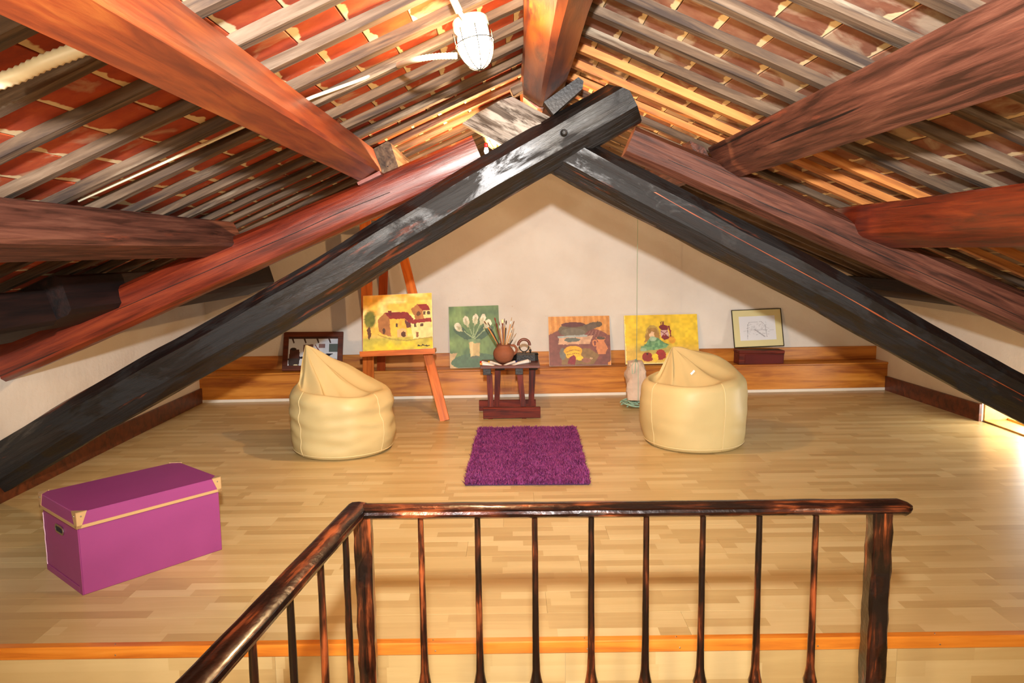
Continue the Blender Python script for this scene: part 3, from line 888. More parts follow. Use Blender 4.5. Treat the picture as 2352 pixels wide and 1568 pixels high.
def newel(x, y, w, seed):
    vs = []; fs = []; H_ = RT - .03; n = 40
    for i in range(n + 1):
        z = H_ * i / n; q = w / 2
        r_ = [noise.noise((z * 22, seed, k * 3.1)) * .0035 for k in range(8)]
        c = .006
        ring = [(-q + c, -q), (q - c, -q), (q, -q + c), (q, q - c), (q - c, q), (-q + c, q), (-q, q - c), (-q, -q + c)]
        for k, (a, b_) in enumerate(ring): vs.append((x + a * (1 + r_[k] / q), y + b_ * (1 + r_[(k + 3) % 8] / q), z))
    for i in range(n):
        for k in range(8): fs.append((i * 8 + k, i * 8 + (k + 1) % 8, (i + 1) * 8 + (k + 1) % 8, (i + 1) * 8 + k))
    fs += [tuple(range(8))[::-1], tuple(n * 8 + k for k in range(8))]
    return MB().add(vs, fs).obj('newel_post', M['copper'], rl, smooth=35)


newel(.012, .0, .044, 5)
newel(1.337, 0, .052, 9)
bprof = [(.0075, RT - .03), (.0078, RT - .06), (.0085, RT - .25), (.0095, RT - .40), (.011, RT - .455), (.0145, RT - .478), (.018, RT - .492),
         (.0165, RT - .503), (.0105, RT - .508), (.0145, RT - .518), (.0145, RT - .53), (.0105, RT - .54), (.018, RT - .556), (.0145, RT - .572), (.011, RT - .60),
         (.0095, RT - .70), (.0085, RT - .85), (.0078, .012), (.012, .006), (.012, 0)]
bm_ = []
for q in range(3):
    pf = []
    for i in range(len(bprof) - 1):
        (r0, z0), (r1, z1) = bprof[i], bprof[i + 1]; m_ = max(1, int(abs(z1 - z0) / .02))
        for k in range(m_): t = k / m_; pf.append((r0 + (r1 - r0) * t, z0 + (z1 - z0) * t))
    pf.append(bprof[-1])
    o = MB().lathe(pf[::-1], 10, wob=lambda i, k: noise.noise((i * .35, k * 1.3, q * 7)) * .12).obj('baluster', M['copper'], smooth=60)
    bm_.append(o.data); bpy.data.objects.remove(o)


def baluster(x, y, k):
    o = bpy.data.objects.new('baluster', bm_[k % 3]); COL.objects.link(o); o.parent = rl; o.location = (x, y, 0)
    o.rotation_euler = (0, 0, k * 1.1)


for k, X in enumerate([-.2407, -.0948, .0523, .1973, .3389, .4839, .6289, .7740]): baluster(X + .40, 0, k)
for k in range(7):
    Y = 1.722 - .162 * k; t = (1.868 - Y) / .65; baluster(-.400 - .075 * t + .40 + .012, Y - 1.85, k + 1)
MB().box(-.02, 1.37, -.016, .016, 0.05, .066, bev=.003).obj('bottom_rail', M['copper'], rl)

# ------------------------------------------------------------------ raster paint (flat prints on the canvases)
class Art:
    def __init__(s, w, h, bg):
        s.w, s.h = w, h; s.a = np.zeros((h, w, 3)); s.a[:] = lin(bg)
        s.u, s.v = np.meshgrid((np.arange(w) + .5) / w, (np.arange(h) + .5) / h); s.rs = np.random.RandomState(w * h)

    def nz(s, cx, cy, seed=0):
        r = np.random.RandomState(seed + 11); g = r.rand(cy + 2, cx + 2)
        X = s.u * cx; Y = s.v * cy; i = X.astype(int); j = Y.astype(int); fx = X - i; fy = Y - j
        fx = fx * fx * (3 - 2 * fx); fy = fy * fy * (3 - 2 * fy)
        return (g[j, i] * (1 - fx) + g[j, i + 1] * fx) * (1 - fy) + (g[j + 1, i] * (1 - fx) + g[j + 1, i + 1] * fx) * fy

    def put(s, m, c, al=1.0, var=.12):
        k = (1 + (s.rs.rand(s.h, s.w) - .5) * var)[..., None]; m = (m * al)[..., None]
        s.a = s.a * (1 - m) + np.array(lin(c)) * k * m; return s

    def finish(s, amp=.012, k=14):
        dx = (s.nz(k, k, 71) - .5) * amp + (s.nz(k * 3, k * 3, 72) - .5) * amp * .8; dy = (s.nz(k, k, 73) - .5) * amp + (s.nz(k * 3, k * 3, 74) - .5) * amp * .8
        i = np.clip(((s.u + dx) * s.w).astype(int), 0, s.w - 1); j = np.clip(((s.v + dy) * s.h).astype(int), 0, s.h - 1)
        s.a = s.a[j, i] * (1 + (s.nz(26, 20, 75) - .5) * .34 + (s.nz(7, 6, 76) - .5) * .22)[..., None]; return s

    def mask_poly(s, pts):
        inside = np.zeros((s.h, s.w), bool); n = len(pts)
        for i in range(n):
            (x0, y0), (x1, y1) = pts[i], pts[(i + 1) % n]
            cnd = (y0 > s.v) != (y1 > s.v)
            xi = (x1 - x0) * (s.v - y0) / ((y1 - y0) if y1 != y0 else 1e-9) + x0
            inside ^= cnd & (s.u < xi)
        return inside.astype(float)

    def poly(s, pts, c, al=1.0): return s.put(s.mask_poly(pts), c, al)

    def ell(s, cx, cy, rx, ry, c, ang=0.0, al=1.0, soft=0.0):
        ca, sa = math.cos(ang), math.sin(ang); X = s.u - cx; Y = s.v - cy
        d = np.sqrt(((X * ca + Y * sa) / rx) ** 2 + ((-X * sa + Y * ca) / ry) ** 2)
        m = (d < 1).astype(float) if soft <= 0 else np.clip((1 + soft - d) / (2 * soft), 0, 1)
        return s.put(m, c, al)

    def ln(s, pts, w, c, al=1.0):
        for (x0, y0), (x1, y1) in zip(pts[:-1], pts[1:]):
            dx, dy = x1 - x0, y1 - y0; t = np.clip(((s.u - x0) * dx + (s.v - y0) * dy) / (dx * dx + dy * dy + 1e-9), 0, 1)
            s.put((np.hypot(s.u - x0 - t * dx, s.v - y0 - t * dy) < w).astype(float), c, al)
        return s


M['paint'], nt_, b_ = new_mat('oil_paint')
at_ = N(nt_, 'ShaderNodeAttribute', attribute_name='paint'); nt_.links.new(at_.outputs[0], b_.inputs['Base Color']); b_.inputs['Roughness'].default_value = .55
M['print'], nt_, b_ = new_mat('glossy_print')
at_ = N(nt_, 'ShaderNodeAttribute', attribute_name='paint'); nt_.links.new(at_.outputs[0], b_.inputs['Base Color']); b_.inputs['Roughness'].default_value = .3
M['canvas'] = plain('primed_canvas', 'd9d2c0', .8)


def print_sheet(name, art, w, h, parent, x0=0, z0=0, y=-.001, mat='paint', **props):
    """a dense vertex-coloured sheet in the parent's X-Z plane, facing -Y"""
    nx, ny = art.w, art.h; vs = []; fs = []
    for j in range(ny + 1):
        for i in range(nx + 1): vs.append((x0 + w * i / nx, y, z0 + h * (1 - j / ny)))
    for j in range(ny):
        for i in range(nx):
            a_ = j * (nx + 1) + i; fs.append((a_, a_ + nx + 1, a_ + nx + 2, a_ + 1))
    me = bpy.data.meshes.new(name); me.from_pydata(vs, [], fs)
    ca = me.color_attributes.new('paint', 'FLOAT_COLOR', 'CORNER')
    c = np.ones((ny * nx, 4, 4), np.float32); c[:, :, :3] = art.a.reshape(-1, 1, 3)
    ca.data.foreach_set('color', c.ravel()); me.materials.append(M[mat])
    o = bpy.data.objects.new(name, me); COL.objects.link(o); o.parent = parent
    for k, v in props.items(): o[k] = v
    return o


def leaner(BL, BR, TL, yb, lean):
    """frame of a flat piece whose corners are seen at pixels BL, BR, TL; foot at depth yb, top further by lean"""
    yo = lambda p: yb + BA * (ray(*p).x / ray(*p).y * yb)
    b0 = ony(*BL, yo(BL)); b1 = ony(*BR, yo(BR)); t0 = ony(*TL, yo(TL) + lean)
    x = (b1 - b0); w = x.length; x.normalize(); z = (t0 - b0); z = z - x * z.dot(x); h = z.length; z.normalize(); y = z.cross(x)
    return Matrix(((x.x, y.x, z.x, b0.x), (x.y, y.y, z.y, b0.y), (x.z, y.z, z.z, b0.z), (0, 0, 0, 1))), w, h


def canvas(name, mw, w, h, art, label, th=.018, fr='painted_front'):
    art.finish()
    o = MB().box(0, w, 0, th, 0, h, bev=.001).obj(name, M['canvas'], mw=mw); tag(o, label, 'painting')
    print_sheet(fr, art, w - .004, h - .004, o, .002, .002)
    return o


# farmhouse
A = Art(170, 130, 'e8b54a')
n = A.nz(7, 9, 1); A.put(np.clip((n - .35) * 2.2, 0, 1), 'f6dc8c', .8); A.put((A.v < .12).astype(float) * A.nz(9, 5, 3), 'e09a30', .6)
A.put(np.clip((A.v - .72) * 14, 0, 1), 'a8a040'); A.put(np.clip((A.v - .80) * 9, 0, 1) * A.nz(10, 8, 2), 'e0c81c', .9)
A.ell(.10, .43, .085, .16, '5d6322', soft=.2).put(A.mask_poly([(.05, .30), (.15, .30), (.17, .62), (.06, .7)]) * A.nz(22, 22, 5), '7b7a2e', .8)
A.poly([(.06, .62), (.10, .55), (.12, .72), (.09, .80), (.07, .75)], '5a3a22')
A.poly([(.21, .45), (.31, .32), (.43, .34), (.44, .72), (.40, .76), (.28, .70), (.23, .66)], '9a6638')
A.poly([(.38, .44), (.62, .45), (.64, .75), (.50, .78), (.40, .74)], 'd9a83c')
A.poly([(.30, .32), (.64, .33), (.76, .52), (.68, .53), (.60, .45), (.40, .45)], '7c2424')
A.poly([(.60, .46), (.68, .53), (.71, .60), (.63, .62)], '5a3030')
A.poly([(.68, .53), (.98, .52), (1.0, .80), (.72, .82)], 'e4c583'); A.poly([(.66, .48), (.98, .45), (.99, .52), (.70, .54)], '7c2424')
A.poly([(.70, .28), (.78, .20), (.90, .32), (.90, .46), (.76, .48)], '9a6638'); A.poly([(.78, .20), (.92, .20), (.98, .31), (.86, .32)], '7c2222')
A.poly([(.86, .32), (.98, .31), (.98, .45), (.88, .46)], 'dcc07c')
for (x, y) in ((.49, .56), (.75, .57), (.85, .57), (.89, .36), (.95, .36)): A.poly([(x - .018, y - .03), (x + .018, y - .03), (x + .018, y + .03), (x - .018, y + .03)], '4b3a2c')
A.poly([(.49, .64), (.56, .62), (.62, .64), (.63, .78), (.50, .77)], 'caa068'); A.ell(.585, .73, .035, .05, '4a2c1e'); A.ell(.30, .65, .022, .05, '4a3020'); A.ell(.80, .37, .03, .045, '5a3a24')
A.poly([(.76, .70), (.80, .70), (.80, .79), (.77, .79)], '7c5034'); A.poly([(.36, .29), (.41, .29), (.42, .40), (.38, .39)], '6a2622')
A.ln([(.22, .72), (.40, .80), (.62, .84), (1, .80)], .010, '8a7a3a', .7)
for i in range(9): A.ln([(.79 + i * .019, .952), (.795 + i * .019, .925 + (i % 3) * .008), (.805 + i * .019, .952)], .005, '1c1a10')
mw, w, h = leaner((833, 808), (995, 800), (818, 680), 6.58, .22)
canvas('painting', mw, w, h, A, 'canvas of red-roofed stone farmhouses under a yellow sky, standing on the easel')
FARM = mw
# calla lilies
A = Art(110, 136, '5c7c45'); A.put(np.clip(A.nz(6, 8, 4) * 1.6 - .4, 0, 1), '3f6040', .7); A.put(np.clip(A.nz(5, 5, 8) * 1.8 - .8, 0, 1), '86a25c', .7)
A.poly([(0, .76), (.16, .755), (.04, .90), (.14, 1), (0, 1)], 'b89c6c'); A.ell(.52, .92, .5, .15, '466648'); A.poly([(0, .93), (.14, 1), (0, 1)], 'b89c6c')
for (x, y, rx, ry, an) in ((.25, .45, .19, .05, .5), (.72, .45, .2, .05, -.55), (.35, .47, .16, .04, .9), (.60, .45, .17, .045, -.9)): A.ell(x, y, rx, ry, '35573a', an)
for p in ([(.30, .41), (.46, .52)], [(.40, .32), (.47, .52)], [(.50, .32), (.47, .52)], [(.62, .30), (.48, .53)], [(.72, .38), (.50, .54)]): A.ln(p, .009, '8fa574')
for (x, y, rx, ry, an) in ((.17, .33, .10, .06, .5), (.34, .23, .07, .115, -.45), (.53, .20, .07, .11, .3), (.68, .21, .055, .09, .5), (.78, .29, .075, .07, -.2)):
    dx, dy = .47 - x, .60 - y; q = math.hypot(dx, dy); dx, dy = dx / q, dy / q; L_ = .12; hw_ = .062
    A.poly([(x - dy * hw_, y + dx * hw_), (x + dy * hw_, y - dx * hw_), (x + dx * L_ + dy * .015, y + dy * L_), (x + dx * L_ - dy * .015, y + dy * L_)], 'b8b080')
    an_ = math.atan2(-dx, dy); A.ell(x + dx * .01, y + dy * .01, .060, .085, 'cfc7a0', an_); A.ell(x - dx * .02, y - dy * .02, .056, .045, 'e2dabc', an_)
    A.ell(x + dx * .012, y + dy * .012, .024, .042, 'a89c70', an_, al=.7); A.ell(x + dx * .06, y + dy * .06, .03, .05, 'aab082', an_, al=.5)
A.poly([(.38, .56), (.61, .56), (.59, .82), (.41, .82)], 'b8a068'); A.poly([(.37, .54), (.62, .54), (.61, .60), (.39, .60)], '6d8a5c'); A.poly([(.40, .58), (.47, .58), (.46, .81), (.42, .81)], 'd0b880', .8)
A.ell(.50, .83, .10, .02, '50604a')
mw, w, h = leaner((1034, 846), (1150, 842), (1033, 704), 7.62, .13)
canvas('painting', mw, w, h, A, 'green canvas of white calla lilies in a vase, leaning behind the brush pot')
# kitchen still life
A = Art(140, 118, '7a4438'); A.put(A.nz(12, 10, 2), '69382f', .7)
A.put(((A.v < .40) & (A.v < .40 + 0 * A.u)).astype(float), 'c08038'); A.put(((A.v < .40) & (np.sin(A.u * 70) > .2)).astype(float), 'd69a52', .6)
A.ell(.48, .56, .56, .34, '7a4438'); A.put((A.v > .55).astype(float), '7a4438'); A.put((A.v > .3).astype(float) * A.nz(30, 20, 6), '5e3630', .35)
A.ell(.40, .28, .24, .14, '62543c'); A.ell(.40, .17, .20, .05, '5a2a26'); A.ell(.40, .33, .20, .09, '6e6450'); A.poly([(.58, .18), (.80, .11), (.87, .15), (.85, .22), (.62, .31)], '5e4c3a'); A.ell(.82, .17, .05, .055, '54442e')
A.poly([(.17, .42), (.72, .40), (.66, .57), (.15, .57)], 'c79c78'); A.poly([(.14, .40), (.64, .38), (.62, .42), (.16, .44)], '9aa098'); A.ell(.38, .48, .13, .04, '5e6458')
for i in range(4): A.ln([(.68 + i * .05, .30), (.62 + i * .06, .42)], .006, '9c6a58', .7)
A.poly([(.76, .44), (.93, .42), (.90, .52), (.96, .66), (.92, .78), (.80, .78), (.76, .66), (.80, .52)], 'c47a48'); A.ell(.85, .455, .07, .03, '4e4030'); A.ell(.745, .55, .045, .065, 'c47a48'); A.ell(.748, .55, .024, .042, '70382e')
A.poly([(.19, .68), (.66, .66), (.82, .80), (.72, .98), (.20, .98)], '7e6434', .85); A.ell(.22, .76, .05, .12, '6b685c')
A.ell(.39, .70, .15, .10, 'd09a18'); A.ell(.40, .79, .13, .09, 'dca820'); A.ell(.50, .85, .05, .05, 'e8bc28'); A.ln([(.28, .72), (.40, .68), (.50, .70)], .006, '8c6414'); A.ln([(.30, .78), (.42, .75), (.52, .77)], .006, '8c6414')
A.poly([(.28, .96), (.33, .84), (.40, .78), (.44, .84), (.41, .98)], '7a1a22'); A.ell(.60, .90, .08, .05, '8c5a44', .3); A.ell(.68, .86, .03, .02, 'b8946a'); A.poly([(.95, .95), (1, .90), (1, 1), (.95, 1)], 'd98a38')
mw, w, h = leaner((1262, 841), (1404, 838), (1257, 727), 7.62, .12)
canvas('painting', mw, w, h, A, 'brown still-life canvas with cooking pot, jug and yellow squash on the ledge')
# doll and lantern
A = Art(150, 104, 'd8b41c'); A.put(A.nz(7, 6, 3), 'e6c830', .8); A.put(np.clip(A.nz(4, 5, 9) * 1.5 - .6, 0, 1), 'c9a21c', .6); A.put(np.clip((A.v - .55 - (A.u) * .05) * 6, 0, 1), 'd2a94a', .75)
A.ell(.42, .70, .25, .10, '8f8c48', al=.7, soft=.3)
A.ell(.38, .43, .10, .22, 'ab8c3e', al=.9); A.poly([(.28, .5), (.33, .28), (.43, .26), (.48, .42), (.46, .52), (.36, .5), (.26, .56)], '9c7430'); A.ell(.375, .41, .035, .07, 'd9b48a')
A.poly([(.34, .47), (.44, .47), (.54, .58), (.60, .62), (.56, .68), (.40, .72), (.23, .72), (.21, .66), (.28, .60)], '6f9a66'); A.put(A.mask_poly([(.30, .50), (.44, .48), (.60, .62), (.40, .72), (.21, .70)]) * (A.nz(26, 16, 4) > .5), '4c7a50', .8); A.ell(.25, .71, .05, .035, '92ac86'); A.ell(.38, .49, .045, .05, '9ab48e')
A.poly([(.47, .24), (.52, .20), (.58, .22), (.60, .30), (.57, .33), (.49, .31)], '6e1418'); A.ln([(.50, .22), (.50, .14), (.53, .14), (.53, .2)], .007, '6e1418')
A.poly([(.495, .32), (.595, .32), (.60, .47), (.49, .47)], 'c8a096'); A.ln([(.60, .24), (.625, .34), (.62, .46), (.56, .50)], .011, '7a1a1c'); A.ln([(.50, .33), (.59, .46)], .005, '7a1a1c'); A.ln([(.59, .33), (.50, .46)], .005, '7a1a1c'); A.ell(.545, .47, .055, .045, '7a1a1c')
A.ell(.64, .52, .045, .075, 'd2941c'); A.ell(.30, .86, .075, .095, '8e2c1c'); A.ell(.48, .82, .07, .11, '96281e'); A.ell(.405, .87, .042, .075, 'dcbc28'); A.ell(.30, .80, .015, .02, '401410')
A.put(((A.v > .97) | (A.u < .012)).astype(float), 'e0d27c', .8)
mw, w, h = leaner((1437, 837), (1607, 833), (1434, 724), 7.62, .12)
canvas('painting', mw, w, h, A, 'yellow canvas of a doll, red lantern and fruit, behind the right beanbag')


# framed pieces
def framed(name, mw, w, h, fw, fd, fmat, art, label, cat, mat_w=0.0, mat_mat=None, glass_=True, pr='print', prn='picture'):
    e = empty(name, None, label, cat, mw=mw)
    MB().box(0, w, 0, fd, 0, fw, bev=.002).obj('frame_rail', fmat, e)
    MB().box(0, w, 0, fd, h - fw, h, bev=.002).obj('frame_rail', fmat, e)
    MB().box(0, fw, 0, fd, fw, h - fw, bev=.002).obj('frame_stile', fmat, e)
    MB().box(w - fw, w, 0, fd, fw, h - fw, bev=.002).obj('frame_stile', fmat, e)
    MB().box(fw, w - fw, fd * .6, fd, fw, h - fw).obj('backing', mat_mat or M['canvas'], e)
    k = fw + mat_w
    if mat_w:
        q = MB(); y0, y1 = fd * .5, fd * .6
        q.box(fw, w - fw, y0, y1, fw, k).box(fw, w - fw, y0, y1, h - k, h - fw).box(fw, k, y0, y1, k, h - k).box(w - k, w - fw, y0, y1, k, h - k)
        q.obj('mount', mat_mat, e)
    print_sheet(prn, art, w - 2 * k, h - 2 * k, e, k, k, y=fd * .58, mat=pr)
    return e


A = Art(100, 78, 'b9c0c8'); A.put(np.clip(A.v * 1.2, 0, 1) * A.nz(3, 3, 1), 'cfd4d8', .7); A.put((A.v < .07).astype(float), '38241e')
for x in (.06, .30, .56, .80): A.poly([(x - .02, .0), (x + .02, .0), (x + .06, .20), (x + .035, .22)], '38241e')
A.poly([(.30, .27), (.50, .26), (.50, .52), (.30, .52)], '6c5450'); A.poly([(.61, .24), (.74, .24), (.74, .38), (.61, .38)], '745a58'); A.poly([(.82, .25), (1, .25), (1, .52), (.82, .52)], '515c58')
A.poly([(.03, .42), (.22, .44), (.24, .75), (.02, .75)], '4a2e26'); A.ell(.10, .42, .06, .05, '2c2420'); A.poly([(0, .75), (.24, .75), (.22, 1), (.02, 1)], '3a3230')
A.ln([(.54, .28), (.66, .58)], .010, '6a3030'); A.poly([(.22, .70), (.60, .58), (.93, .56), (.84, .66), (.62, .78), (.24, .76)], '1a1e2c'); A.ln([(.58, .585), (.93, .56)], .012, 'd4d8dc')
A.ln([(.74, .68), (.88, .98)], .010, '5a2c24'); A.ln([(.78, .64), (.94, .95)], .012, '5a2c24'); A.ln([(.80, .86), (.95, .80)], .05, '6a5a50', .6); A.ell(.16, .97, .05, .02, 'd0c8a0')
mw, w, h = leaner((647, 851), (785, 850), (649, 762), 7.60, .14)
framed('framed_photograph', mw, w, h, .052, .025, M['brownboard'], A, 'wood-framed photo of a blue boat hull, leaning behind the left beanbag', 'picture')
A = Art(96, 66, 'd3d5d8'); rs = np.random.RandomState(4)
A.ln([(.10, .62), (.30, .56), (.94, .60)], .006, '9a9ca0', .7); A.ln([(.24, .34), (.28, .25), (.62, .24), (.72, .40), (.74, .88)], .007, '8a8c90', .8); A.ln([(.24, .34), (.22, .62), (.2, .95)], .007, '8a8c90', .8); A.ln([(.42, .56), (.68, .86)], .02, '8a8c90', .7)
for i in range(70):
    x, y = .2 + rs.rand() * .56, .3 + rs.rand() * .5; A.ln([(x, y), (x + rs.randn() * .04, y + rs.randn() * .04)], .006, '7f8186', .5)
M['mount'] = plain('cream_mount', 'c9c08c', .6)
mw, w, h = leaner((1687, 799), (1802, 794), (1677, 712), 7.66, .10)
framed('framed_drawing', mw, w, h, .008, .016, plain('dark_green_frame', '2a2416', .4), A, 'framed pencil drawing of a house with cream mount, tilted on the dark box', 'picture', mat_w=.065, mat_mat=M['mount'], prn='drawing')
# the dark box it stands on
p = ony(1697, 836, 7.585); q = ony(1800, 836, 7.62); wd_ = (q - p).length
mw = frame((p.x, p.y, .295), (q - p).normalized(), (0, 0, 1))
e = empty('wooden_box', None, 'dark red wooden box on the ledge under the framed drawing', 'box', mw=mw)
MB().box(0, wd_, 0, .15, 0, .118, bev=.003).obj('box_body', M['mahog'], e); MB().box(-.004, wd_ + .004, -.004, .154, .118, .148, bev=.004).obj('lid', M['mahog'], e)
MB().box(.06, wd_ - .01, -.004, 0, .012, .105, bev=.002).obj('front_panel', plain('oxblood_panel', '55130c', .5, var=.2, spec=.2), e)

# ------------------------------------------------------------------ easel
e = empty('easel', (-.95, 6.75, 0), 'orange beech painter\'s easel carrying the farmhouse canvas', 'easel')
Oe = Vector((-.95, 6.75, 0))
def bar(p, q, w, t, nm, mat, up=(0, -1, 0)):
    p = Vector(p) - Oe; q = Vector(q) - Oe; L = (q - p).length
    return MB().box(-w / 2, w / 2, -t / 2, t / 2, 0, L, bev=.002).obj(nm, mat, e, mw=(lambda z: (lambda y: Matrix.Translation(p) @ Matrix((( y.cross(z).x, y.x, z.x, 0), (y.cross(z).y, y.y, z.y, 0), (y.cross(z).z, y.z, z.z, 0), (0, 0, 0, 1))))((Vector(up) - z * Vector(up).dot(z)).normalized()))((q - p).normalized()))
fr_ = onz(1022, 966, 0); ft = ony(918, 555, 7.02)
tr_ = fr_ + (ft - fr_) * 1.22
bar(fr_, tr_, .085, .024, 'front_leg', M['orangewood'])
fl_ = onz(848, 935, 0); tl_ = ony(842, 640, 6.98)
tl2 = fl_ + (tl_ - fl_) * 1.52
bar(fl_, tl2, .105, .024, 'front_leg', M['orangewood'])
bl_ = onz(862, 912, 0); tb_ = ony(876, 640, 7.10)
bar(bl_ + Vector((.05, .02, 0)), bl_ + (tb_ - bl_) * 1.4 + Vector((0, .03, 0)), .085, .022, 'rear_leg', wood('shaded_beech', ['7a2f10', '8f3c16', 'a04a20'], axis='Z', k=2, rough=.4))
tp = ony(880, 500, 7.05)
mwb = frame(tp - Oe, (1, 0, -.04), (0, 0, 1)); MB().box(-.26, .20, -.035, -.012, -.03, .03, bev=.002).obj('crossbar', M['orangewoodx'], e, mw=mwb)
tl3, tr3 = ony(829, 809, 6.56), ony(998, 802, 6.56)
mwt = frame(tl3 - Oe, tr3 - tl3, (0, 0, 1)); wt = (tr3 - tl3).length
MB().box(-.006, wt + .006, -.03, .11, -.034, .0, bev=.003).box(-.006, wt + .006, -.036, -.028, -.036, .012, bev=.002).obj('tray', M['orangewoodx'], e, mw=mwt)

# ------------------------------------------------------------------ stool table
e = empty('stool_table', (-.02, 6.70, 0), 'small dark mahogany stool table with two runner feet', 'table')
T = lambda b, nm, m, bev=.003: MB().box(b[0] + .02, b[1] + .02, b[2] - 6.70, b[3] - 6.70, b[4], b[5], bev=bev).obj(nm, m, e)
TY0, TY1 = 6.55, 6.93
M['tabletop'] = wood('reddish_table_top', ['3c1810', '5a2a1e', '744034'], k=2.2, stretch=12, rough=.4, bump=.2)
T((-.285, .245, TY0, TY1, .452, .478), 'tabletop', M['tabletop'])
for (x0, x1, yy) in ((-.262, -.19, 6.60), (.025, .095, 6.60), (-.155, -.07, 6.86), (.155, .235, 6.86)):
    T((x0, x1, yy - .03, yy + .03, .392, .452), 'bearer', M['blockblack'])
def leg_(x0, x1, yt, yb_, w0, w1):
    p = [(x0 + .02 - w0 / 2, yt - 6.7 - .018, .40), (x0 + .02 + w0 / 2, yt - 6.7 - .018, .40), (x0 + .02 + w0 / 2, yt - 6.7 + .018, .40), (x0 + .02 - w0 / 2, yt - 6.7 + .018, .40)]
    q = [(x1 + .02 - w1 / 2, yb_ - 6.7 - .018, .05), (x1 + .02 + w1 / 2, yb_ - 6.7 - .018, .05), (x1 + .02 + w1 / 2, yb_ - 6.7 + .018, .05), (x1 + .02 - w1 / 2, yb_ - 6.7 + .018, .05)]
    MB().prism(p, q).obj('leg', M['mahogz'], e)
leg_(-.205, -.195, 6.60, 6.585, .05, .045); leg_(.065, .10, 6.60, 6.585, .05, .045); leg_(-.135, -.15, 6.86, 6.86, .055, .048); leg_(.185, .17, 6.86, 6.86, .06, .048)
T((-.265, .245, 6.525, 6.565, .008, .105), 'runner', M['mahog']); T((-.315, .215, 6.85, 6.89, .008, .105), 'runner', M['mahog'])
for x in (-.2, .1): T((x - .02, x + .02, 6.53, 6.56, 0, .010), 'foot', M['mahog']); T((x - .05, x, 6.855, 6.885, 0, .010), 'foot', M['mahog'])
TT = .4785
# terracotta jug
M['terra'] = plain('dusty_terracotta', '80492c', .8, var=.25, bump=.3, bscale=30)
J = ony(1157, 826, 6.70); J.z = TT
e = empty('clay_jug', J, 'round brown clay jug holding brushes on the stool table', 'jug')
prof = [(.030, 0), (.052, .004), (.078, .030), (.093, .065), (.096, .090), (.090, .115), (.074, .138), (.062, .150), (.060, .158), (.064, .168), (.068, .172), (.062, .174), (.055, .168), (.052, .155), (.06, .135), (.05, .08), (.02, .03)]
MB().lathe(prof, 36).obj('jug_body', M['terra'], e, smooth=60)
MB().tube(smooth_path([(.062, 0, .160), (.095, 0, .158), (.116, 0, .13), (.112, 0, .098), (.088, 0, .075)], 6), [.010] * 4 + [.011] * 21, 10).obj('handle', M['terra'], e, smooth=180)
# brushes
HANDLE = {k: plain('%s_brush_handle' % k.replace(' ', '_'), c, .35) for k, c in dict(orange='d67a1c', brown='6b2e18', black='16120f', natural='b8894c', white='e4e0d6', blue='7d8fa0').items()}
M['ferrule'] = plain('nickel_ferrule', 'b9ada0', .25, metal=.9)
BR = [  # pixel of the tip, handle colour, bristle colour, bristle half-width, label
    ((1112, 737), 'orange', '6b4a2a', .006, 'orange-handled brush leaning furthest left in the clay jug'),
    ((1121, 741), 'black', '3a2418', .005, 'black-handled brush just behind the orange one in the jug'),
    ((1136, 729), 'brown', '7a2f1c', .007, 'brown brush with red-brown bristles rising left of centre'),
    ((1140, 742), 'brown', '5a2a1a', .009, 'broad brown brush with a dark bristle head, left of centre'),
    ((1146, 738), 'natural', '6b4a34', .004, 'thin pale-handled brush between two brown brushes'),
    ((1154, 733), 'brown', 'd8cfa0', .014, 'wide flat brush with cream bristles in the middle of the jug'),
    ((1159, 731), 'natural', '4a3020', .003, 'thin natural wood brush right behind the wide cream one'),
    ((1163, 736), 'black', '4a3426', .007, 'black brush with brown ferrule just right of the middle'),
    ((1176, 728), 'natural', 'a8895c', .003, 'tallest thin tan brush on the right of the jug'),
    ((1181, 737), 'white', '7a5230', .005, 'brush with white collar and blue-grey handle on the right'),
    ((1179, 748), 'natural', 'b88a60', .004, 'pale pinkish stick brush on the right of the jug'),
    ((1186, 765), 'black', '8a6a3a', .003, 'short thin black brush leaning furthest right'),
    ((1126, 752), 'natural', '2a1c14', .008, 'short brush with dark splayed bristles at the left rim')]
for i, (px, hc, bc, bw, lab) in enumerate(BR):
    tip = ony(*px, 6.70 + random.uniform(-.04, .04))
    base = J + Vector(((tip.x - J.x) * -.12, (tip.y - J.y) * .2, .05)); d = tip - base; L = d.length
    ee = empty('paintbrush', None, lab, 'paintbrush', mw=frame(base, d.orthogonal(), d), group='paintbrushes standing in the clay jug')
    MB().lathe([(.0025, 0), (.004, .05), (.0055, L - .085), (.004, L - .065)], 8).obj('handle', HANDLE[hc], ee, smooth=180)
    MB().lathe([(.0042, L - .066), (max(.004, bw * .6), L - .035)], 8).obj('ferrule', M['ferrule'] if hc != 'brown' else HANDLE['brown'], ee, smooth=60)
    MB().lathe([(max(.004, bw * .62), L - .035), (bw, L - .015), (bw * .55, L)], 8).obj('bristles', plain('bristle_%s' % bc, bc, .8), ee, smooth=60)
